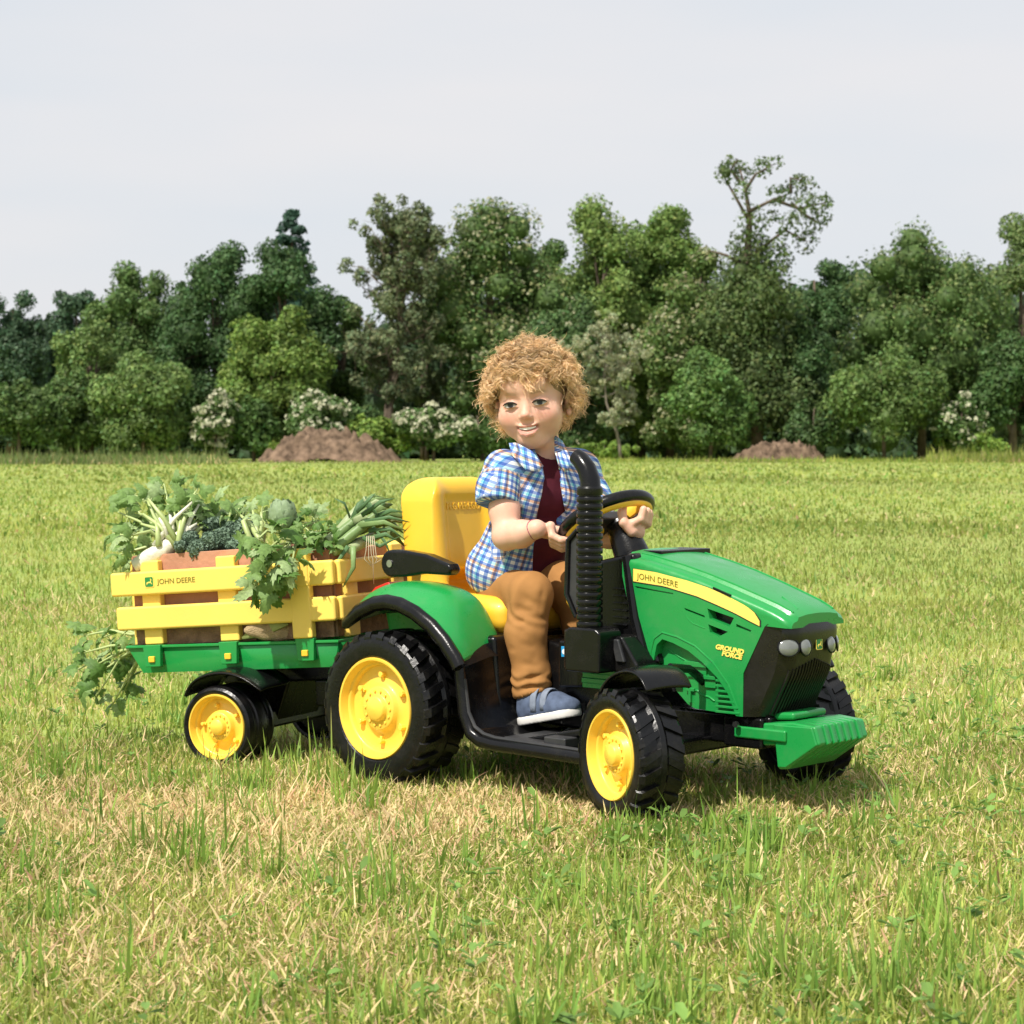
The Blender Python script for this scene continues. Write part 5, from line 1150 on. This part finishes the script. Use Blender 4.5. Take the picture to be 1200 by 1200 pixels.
# uncut strips at the far edge
blades(9000, 88, 112, .30, .05, 7, xr=lambda y: (gx_(-60, y), gx_(268, y)), straw_k=1.3, name='tall_grass', bend=.3, gcol=(np.array((.14, .19, .06)), np.array((.26, .30, .12))))
blades(5000, 100, 113, .36, .05, 8, xr=lambda y: (gx_(1085, y), gx_(1260, y)), straw_k=1.2, name='tall_grass', bend=.3)
blades(3500, 108, 113, .16, .05, 9, xr=lambda y: (gx_(600, y), gx_(1085, y)), straw_k=.4, name='tall_grass', bend=.3)
# broad-leaved weeds in the turf
def weeds(n, seed):
    r = np.random.default_rng(seed); y = r.uniform(2.3, 6.5, n); x = r.uniform(-1, 1, n) * (.243 * y + .3); V = []; F = []; Cc = []
    keep = r.random(n) < (1 - dryness(x, y)) * (.35 + .65 * (x > -.1)); x, y = x[keep], y[keep]
    for a, b in zip(x, y):
        k = r.integers(3, 7); s = r.uniform(.007, .019)
        for j in range(k):
            an = r.uniform(0, 6.28); el_ = r.uniform(.1, .7); L = s * r.uniform(1.2, 2.2); d = np.array((math.cos(an) * math.cos(el_), math.sin(an) * math.cos(el_), math.sin(el_))); sd = np.array((-math.sin(an), math.cos(an), 0)); p0 = np.array((a, b, .012 + r.random() * .02)); b0 = len(V)
            V += [p0, p0 + d * L * .45 + sd * s * .42, p0 + d * L * .5 - np.array((0, 0, s * .10)), p0 + d * L * .45 - sd * s * .42, p0 + d * L - np.array((0, 0, s * .3)), p0 + d * L * .8 + sd * s * .28, p0 + d * L * .8 - sd * s * .28]
            F += [(b0, b0 + 2, b0 + 1), (b0, b0 + 3, b0 + 2), (b0 + 1, b0 + 2, b0 + 5), (b0 + 2, b0 + 4, b0 + 5), (b0 + 2, b0 + 6, b0 + 4), (b0 + 3, b0 + 6, b0 + 2)]; c = np.array((.17, .29, .065)) * r.uniform(.7, 1.5); Cc += [c] * 7
    tag(mk('clover_leaves', np.array(V), np.array(F), GRM, None, smooth=False, cols=np.array(Cc)), kind='stuff')
weeds(1300, 21)
# ------------------------------------------------------------------ load of vegetables in the trailer
TLM = Matrix.Translation((-.172, 4.67, 0)) @ Matrix.Rotation(R_(-25.7), 4, 'Z') @ Matrix.Rotation(R_(-PT), 4, 'Y')
def TW(x, y, z): return np.array(TLM @ Vector((x, y, z)))
WOOD = mat('crate wood', (.42, .20, .12), .75, .18, 12, bump=.25, bscale=90, spec=.2)
WOOD2 = mat('rough crate wood', (.27, .165, .10), .85, .3, 40, bump=.5, bscale=160, spec=.2)
def crate(xa, xb, ya, yb, label, tops, wmid):
    c = tag(empty('wooden_crate', TLM @ Vector(((xa + xb) / 2, (ya + yb) / 2, .285)), (0, R_(-PT), R_(-25.7))), label, 'wooden crate', 'wooden crates of vegetables standing in the trailer')
    hx_, hy_ = (xb - xa) / 2, (yb - ya) / 2
    for z0, z1, m in ((0, .060, WOOD2), (.068, .128, WOOD), (.136, .136 + tops, wmid)):
        for s in (-1, 1):
            mk('plank', *box(-hx_, hx_, s * hy_ - .004, s * hy_ + .004, z0, z1), m, c, bevel=.0015); mk('plank', *box(s * hx_ - .004, s * hx_ + .004, -hy_ + .006, hy_ - .006, z0, z1), m, c, bevel=.0015)
    for sx in (-1, 1):
        for sy in (-1, 1): mk('corner_post', *box(sx * (hx_ - .016) - .010, sx * (hx_ - .016) + .010, sy * (hy_ - .010) - .005, sy * (hy_ - .010) + .005, .0, .134 + tops), WOOD2, c, bevel=.001)
    mk('bottom_board', *box(-hx_ + .006, hx_ - .006, -hy_ + .006, hy_ - .006, .002, .008), WOOD2, c); return c
WOODT = mat('top board wood', (.50, .25, .155), .7, .12, 12, bump=.2, bscale=90, spec=.2)
crate(-.634, -.318, -.183, .17, 'left wooden crate in the trailer with white celery and kale on top', .066, WOODT)
crate(-.306, -.120, -.183, .17, 'right wooden crate in the trailer with the leek bundle on top', .052, WOOD)
LR = np.random.default_rng(3)
def leaf_mesh(nm, lobes, teeth, curl, seed, m, ruf=.0):
    r = np.random.default_rng(seed); N = 30; pts = []
    for k in range(N + 1):
        t = -1 + 2 * k / N; a = t * 2.55; rr = (.52 + .48 * abs(math.cos(a * lobes / 2)) ** 1.1) * (1 + teeth * (k % 2 - .5)) * (1 - .25 * abs(t)) * r.uniform(.94, 1.06)
        pts.append((.45 + rr * .62 * math.cos(a), rr * .62 * math.sin(a)))
    V = [(0, 0, 0), (.45, 0, .06)]; F = []
    for sc in (.55, 1.0):
        for x, y in pts:
            q = (.45 + (x - .45) * sc, y * sc); z = .06 * (1 - sc * sc) - curl * (q[0] - .3) ** 2 * 1.2 - curl * .6 * q[1] ** 2 + ruf * math.sin(9 * math.atan2(q[1], q[0] - .45)) * sc; V.append((q[0], q[1], z + r.normal() * .012))
    n1 = N + 1
    for k in range(N): F += [(1, 2 + k, 3 + k), (2 + k, 2 + n1 + k, 3 + n1 + k, 3 + k)]
    F += [(0, 1, 2 + N), (0, 2, 1), (0, 2 + n1, 2), (0, 2 + N, 2 + n1 + N)]
    me = bpy.data.meshes.new(nm); me.from_pydata(V, [], F); me.update(); me.materials.append(m); me.polygons.foreach_set('use_smooth', np.ones(len(me.polygons), bool)); return me
def leafmat(nm, c, tr=.3, rough=.45): return mat(nm, c, rough, .25, 6, bump=.2, bscale=60, trans=tr, spec=.35)
CEL = leafmat('celery leaf', (.19, .31, .085)); CEL2 = leafmat('pale celery leaf', (.34, .46, .20)); PAR = leafmat('dark leaf', (.11, .22, .045)); STK = mat('pale stalk', (.42, .50, .20), .4, .15, 20, spec=.5); WHS = mat('white root', (.72, .70, .56), .5, .12, 30, bump=.3, bscale=80)
LM = {k: [leaf_mesh('leaf', lb, .22, cu, s, m_) for s, (lb, cu) in enumerate(((3, .5), (5, .7), (3, .9), (5, .35)))] for k, m_ in (('c', CEL), ('p', CEL2), ('d', PAR))}
def put_leaf(root, me, p, d, s, n=None, r=LR):
    d = Vector(d).normalized(); n = Vector(n) if n is not None else Vector((r.normal() * .5, -.55 + r.normal() * .4, .8 + r.normal() * .3)); n = (n - d * n.dot(d)).normalized(); y = n.cross(d)
    o = bpy.data.objects.new('leaf', me); C.objects.link(o); o.parent = root
    M = Matrix((d, y, n)).transposed().to_4x4() @ Matrix.Diagonal((s, s * r.uniform(.75, 1.1), s, 1)); o.matrix_local = Matrix.Translation(Vector(p) - root.location) @ M; return o
def bunch(name, label, cat, base, tips, lsz, kinds, group='vegetables loaded in the toy trailer', sr=.0035, nl=5, sag=.03, r=LR, spread=.022):
    base = np.array(base); root = tag(empty(name, base), label, cat, group)
    for t in tips:
        t = np.array(t); b = base + r.normal(size=3) * .008; mid = (b + t) / 2 + np.array((0, 0, sag * r.uniform(.3, 1))) + r.normal(size=3) * .008
        P = [b + 0 * b, b * .6 + mid * .4, mid, mid * .45 + t * .55, t]; mk('stalk', *tube([p - base for p in P], [sr * 1.4, sr * 1.2, sr, sr * .7, sr * .4], 6), STK, root, angle=180)
        dirn = nrm(t - mid)
        for j in range(nl):
            f_ = 1 - .14 * j if j < 3 else .55 + .15 * r.random(); p = mid * (1 - f_) + t * f_ if f_ > .3 else mid; side = r.normal(size=3) * .8
            d = nrm(dirn * (1.1 if j == 0 else .5) + side); q = p + d * spread * (.3 + .7 * r.random()) * (j > 0)
            if j > 0: mk('leaf_stem', *tube([p - base, q - base], [sr * .35, sr * .25], 4, cap=False), STK, root)
            put_leaf(root, LM[r.choice(kinds)][r.integers(0, 4)], q, d, lsz * r.uniform(.7, 1.2), r=r)
    return root
def Wt(pts, jit=.04): return [Wp(a, b, c + LR.normal() * jit * .5) for a, b, c in pts]
# celery with white base
base = Wp(206, 640, 4.80)
cel = bunch('celery', 'bunch of leafy celery with a thick white root at the left end of the trailer', 'celery', base, Wt([(138, 600, 4.85), (150, 628, 4.80), (152, 577, 4.9), (172, 585, 4.84), (192, 567, 4.88), (204, 600, 4.80), (232, 572, 4.86), (222, 600, 4.82), (140, 650, 4.84), (176, 612, 4.78), (250, 592, 4.84), (210, 572, 4.92), (160, 600, 4.9), (132, 625, 4.9), (188, 622, 4.86), (240, 606, 4.88), (160, 660, 4.86)]), .040, ['c', 'c', 'p'], sr=.0045, nl=6)
V, F = tube([Wp(x, y, 4.775) - base for x, y in ((158, 664), (174, 655), (192, 645), (208, 633), (222, 618))], [.016, .021, .021, .017, .009], 14); mk('white_root', V, F, WHS, cel, angle=180)
for k in range(22):
    a = Wp(200 + LR.normal() * 9, 640, 4.765 + LR.normal() * .012); b = Wp(200 + LR.uniform(-40, 50), 598 + LR.uniform(-14, 22), 4.80 + LR.normal() * .03); mk('stalk', *tube([a - base, (a + b) / 2 - base + np.array((0, 0, .01)), b - base], [.0080, .0052, .0024], 7), (WHS if k % 3 == 0 else STK), cel, angle=180)
# kale: dark curly clumps
KAL = leafmat('blue green kale', (.17, .25, .17), .15, .6)
def curly(f, c, R, n, r, sz=.011):
    for _ in range(n):
        d = r.normal(size=3); d /= np.linalg.norm(d); f.append((np.array(c) + d * np.array(R) * r.uniform(.6, 1.05), d))
r = np.random.default_rng(8); root = tag(empty('kale', Wp(262, 640, 4.76)), 'dark blue-green curly kale between the white celery root and the pale cabbage', 'kale', 'vegetables loaded in the toy trailer')
kr = np.array(root.location)
for i, (a, b, c, R1, R2) in enumerate(((232, 645, 4.74, .024, .026), (222, 632, 4.77, .022, .02), (262, 632, 4.76, .030, .026), (286, 622, 4.77, .026, .03), (250, 615, 4.82, .03, .02), (278, 640, 4.73, .024, .018), (300, 636, 4.73, .018, .020), (240, 605, 4.86, .022, .014), (248, 634, 4.75, .026, .022), (272, 622, 4.80, .026, .022), (294, 624, 4.77, .020, .022), (212, 640, 4.75, .014, .014))):
    N = 1100; d = r.normal(size=(N, 3)); d /= np.linalg.norm(d, axis=1, keepdims=True); P = Wp(a, b, c) - kr + d * np.array((R1, .03, R2)) * (.70 + .42 * fbm(d * 2.2 + i * 3, 2.2, 2, i))[:, None]
    D = d + r.normal(size=(N, 3)) * .7; D /= np.linalg.norm(D, axis=1, keepdims=True); V, F = cards(P, D, r.uniform(.005, .011, N), r, .8)
    S_ = IV * np.array((R1, .03, R2)) * .8 + (Wp(a, b, c) - kr); T = np.concatenate([F[:, [0, 1, 2]], F[:, [0, 2, 3]], IF + len(V)]); mk('curly_leaf', np.concatenate([V, S_]), T, KAL, root, smooth=False)
for k in range(5): mk('kale_rib', *tube([(0, 0, 0), Wp(240 + k * 10, 612 - k * 4, 4.83) - kr], [.004, .002], 6), STK, root)
# cabbage / artichoke head
cb = Wp(331, 603, 4.63); root = tag(empty('cabbage', cb), 'round pale green cabbage head standing highest in the middle of the load', 'cabbage', 'vegetables loaded in the toy trailer')
PALE = leafmat('pale cabbage', (.30, .40, .23), .2, .5)
mk('heart', IV * np.array((.024, .025, .028)), IF, PALE, root, angle=180)
for k in range(26):
    a = k * 2.4; h = -1 + 1.9 * k / 26; V = []; F = []; nn = 7
    for i in range(nn):
        for j in range(nn):
            u = (-1 + 2 * i / (nn - 1)) * .95; v = (-1 + 2 * j / (nn - 1)); th_ = a + u * .75 * (1 - .2 * v * v); ph = h * .8 + v * .5; R = .028 + .0025 * (v > .4) * v + .0012 * math.sin(k * 3 + u * 5) + .0022 * abs(u) + .0012 * LR.normal() * .4; cph = math.cos(max(-1.4, min(1.45, ph))); V.append((R * cph * math.cos(th_), R * cph * math.sin(th_), R * 1.18 * math.sin(ph)))
    for i in range(nn - 1):
        for j in range(nn - 1): F.append((i * nn + j, (i + 1) * nn + j, (i + 1) * nn + j + 1, i * nn + j + 1))
    mk('cabbage_leaf', V, F, PALE, root, angle=180)
bunch('spinach', 'yellow-green leafy stalks standing up just left of the pale cabbage', 'leafy stalks', Wp(306, 640, 4.70), Wt([(296, 598, 4.75), (306, 600, 4.70), (312, 610, 4.68), (290, 608, 4.72), (280, 602, 4.78)], .02), .034, ['p', 'c'], sr=.0055, nl=3)
bunch('greens', 'loose dark greens lying behind the curly kale', 'greens', Wp(262, 640, 4.84), Wt([(240, 604, 4.86), (256, 606, 4.85), (270, 604, 4.86), (284, 612, 4.82), (248, 616, 4.84), (266, 618, 4.82), (290, 600, 4.84), (228, 612, 4.84)], .02), .036, ['d', 'c', 'p'], sr=.003, nl=6)
# big celery leaves hanging over the slats
bunch('celery', 'large celery leaves hanging down over the yellow slats in the middle of the trailer', 'celery', Wp(345, 632, 4.66), Wt([(322, 620, 4.56), (300, 634, 4.56), (306, 668, 4.515), (316, 690, 4.50), (296, 690, 4.51), (326, 655, 4.52), (340, 668, 4.50), (312, 645, 4.53), (362, 622, 4.60), (366, 630, 4.58), (374, 614, 4.66), (330, 676, 4.50), (304, 652, 4.53)], .01), .046, ['c', 'd', 'p', 'c'], sr=.0030, nl=5, sag=.02)
bunch('parsley', 'dark green parsley tuft between the hanging celery leaves and the leeks', 'parsley', Wp(372, 640, 4.64), Wt([(352, 612, 4.66), (368, 606, 4.64), (384, 616, 4.62), (360, 632, 4.57), (378, 634, 4.56), (392, 640, 4.56), (346, 626, 4.62), (398, 628, 4.6)], .02), .026, ['d', 'd', 'c'], sr=.002, nl=6)
# leeks
LK = [leafmat('leek green', (.22, .33, .12), .2, .4), leafmat('leek dark', (.11, .21, .085), .2, .4), leafmat('leek pale', (.42, .50, .26), .2, .4)]
lb = Wp(418, 632, 4.60); root = tag(empty('leek_bundle', lb), 'bundle of leeks with cut ends and long narrow leaves, nearest the yellow seat', 'leeks', 'vegetables loaded in the toy trailer')
r = np.random.default_rng(14)
for k, (a, b) in enumerate((((396, 640), (440, 604)), ((384, 634), (428, 598)), ((402, 628), (446, 612)), ((410, 644), (448, 624)), ((380, 640), (414, 612)), ((398, 622), (424, 592)), ((392, 646), (430, 632)))):
    pa, pb = Wp(*a, 4.57 + .02 * (k % 3)) - lb, Wp(*b, 4.60 + .025 * (k % 4)) - lb; ax_ = nrm(pa - pb)
    mk('leek', *tube([pa, pa * .5 + pb * .5, pb], [.011, .0115, .010], 12), LK[2 if k % 2 else 0], root, angle=60)
    mk('cut_end', *tube([pa + ax_ * .0005, pa + ax_ * .0012], [.0085, .007], 12), LK[2], root, angle=60)
    for j in range(4):
        e = pb + nrm((pb - pa) + r.normal(size=3) * .05 + np.array((.01, 0, 0))) * r.uniform(.04, .075) + np.array((0, 0, -.010 * j)); m0 = (pb + e) / 2 + np.array((0, 0, .010)); mk('leek_leaf', *tube([pb, m0, e], [.0095, .008, .0015], 6, flat=.22), LK[j % 2 if j < 3 else 2], root, angle=180)
for pts, wd in ((((420, 616), (450, 612), (476, 622)), .007), (((430, 632), (452, 626), (466, 634)), .006), (((414, 640), (414, 665), (402, 688)), .0065), (((408, 640), (396, 658), (370, 668)), .005), (((425, 630), (445, 640), (470, 628)), .005), (((440, 606), (458, 598), (472, 600)), .006), (((428, 612), (456, 606), (480, 612)), .005), (((424, 604), (446, 588), (462, 584)), .0055), (((432, 622), (458, 620), (474, 632)), .0045), (((418, 600), (432, 586), (440, 578)), .005), (((410, 606), (404, 590), (392, 584)), .005), (((436, 616), (452, 636), (458, 652)), .0045)):
    mk('leek_leaf', *tube([Wp(*q, 4.555 if i or pts[0][1] > 636 else 4.58) - lb for i, q in enumerate(pts)], [wd, wd * .8, wd * .15], 6, flat=.25), LK[0 if wd > .006 else 1], root, angle=180)
TW_ = mat('twine', (.55, .47, .33), .9, .1)
tw = empty('twine', Wp(436, 640, 4.56)); tag(tw, 'pale twine knotted and hanging from the leek bundle over the slat', 'twine')
for k in range(5): pp = [(430 + k * 2, 628), (434 + k * 3 - 5, 645 + k * 2), (437 + (k - 2) * 5, 655), (438 + (k - 2) * 1, 684 if k == 2 else 664 - k)]; mk('strand', *tube([Wp(a, b, 4.548) - np.array(tw.location) for a, b in pp], .0009, 5), TW_, tw, angle=180)
# bunch hanging off the back of the trailer
bunch('celery', 'bunch of celery tops hanging over the back end of the trailer towards the grass', 'celery', Wp(176, 752, 4.86), Wt([(140, 748, 4.9), (118, 748, 4.92), (98, 765, 4.92), (86, 788, 4.92), (100, 800, 4.90), (112, 818, 4.9), (132, 826, 4.9), (148, 800, 4.9), (125, 775, 4.92), (108, 782, 4.92), (150, 770, 4.88), (160, 745, 4.86), (142, 816, 4.92), (96, 745, 4.95)], .04), .040, ['c', 'c', 'd', 'p'], sr=.0032, nl=4, sag=.035)
# sack and corn husk behind the lower slats
f = SDF(TW(-.22, -.2, .28) - .16, TW(-.22, -.2, .28) + .16, .005); c_ = TW(-.262, -.186, .305); f.ell(c_, (.075, .012, .022), None, .01)
V, F = f.mesh(); V = relax(V, F, 2); V = cloth(V, F, .003, 30, 3); tag(mk('burlap_scrap', V, F, mat('burlap', (.45, .33, .19), .95, .2, 60, bump=.6, bscale=400, spec=.1), angle=180), 'pale brown burlap scrap showing behind the lowest gap of the near slats', 'burlap')
HUSK = leafmat('corn husk', (.42, .47, .17), .3, .5); pts = [TW(x, -.2005, z) for x, z in ((-.345, .292), (-.31, .305), (-.265, .314), (-.225, .318))]; hb = pts[0]
tag(mk('corn_husk', *tube([p - hb for p in pts], [.003, .014, .012, .002], 8, flat=.18, up=(0, 0, 1)), HUSK, None, loc=hb, angle=180), 'flat pale green corn husk lying in the gap above the green trailer bed', 'corn husk')
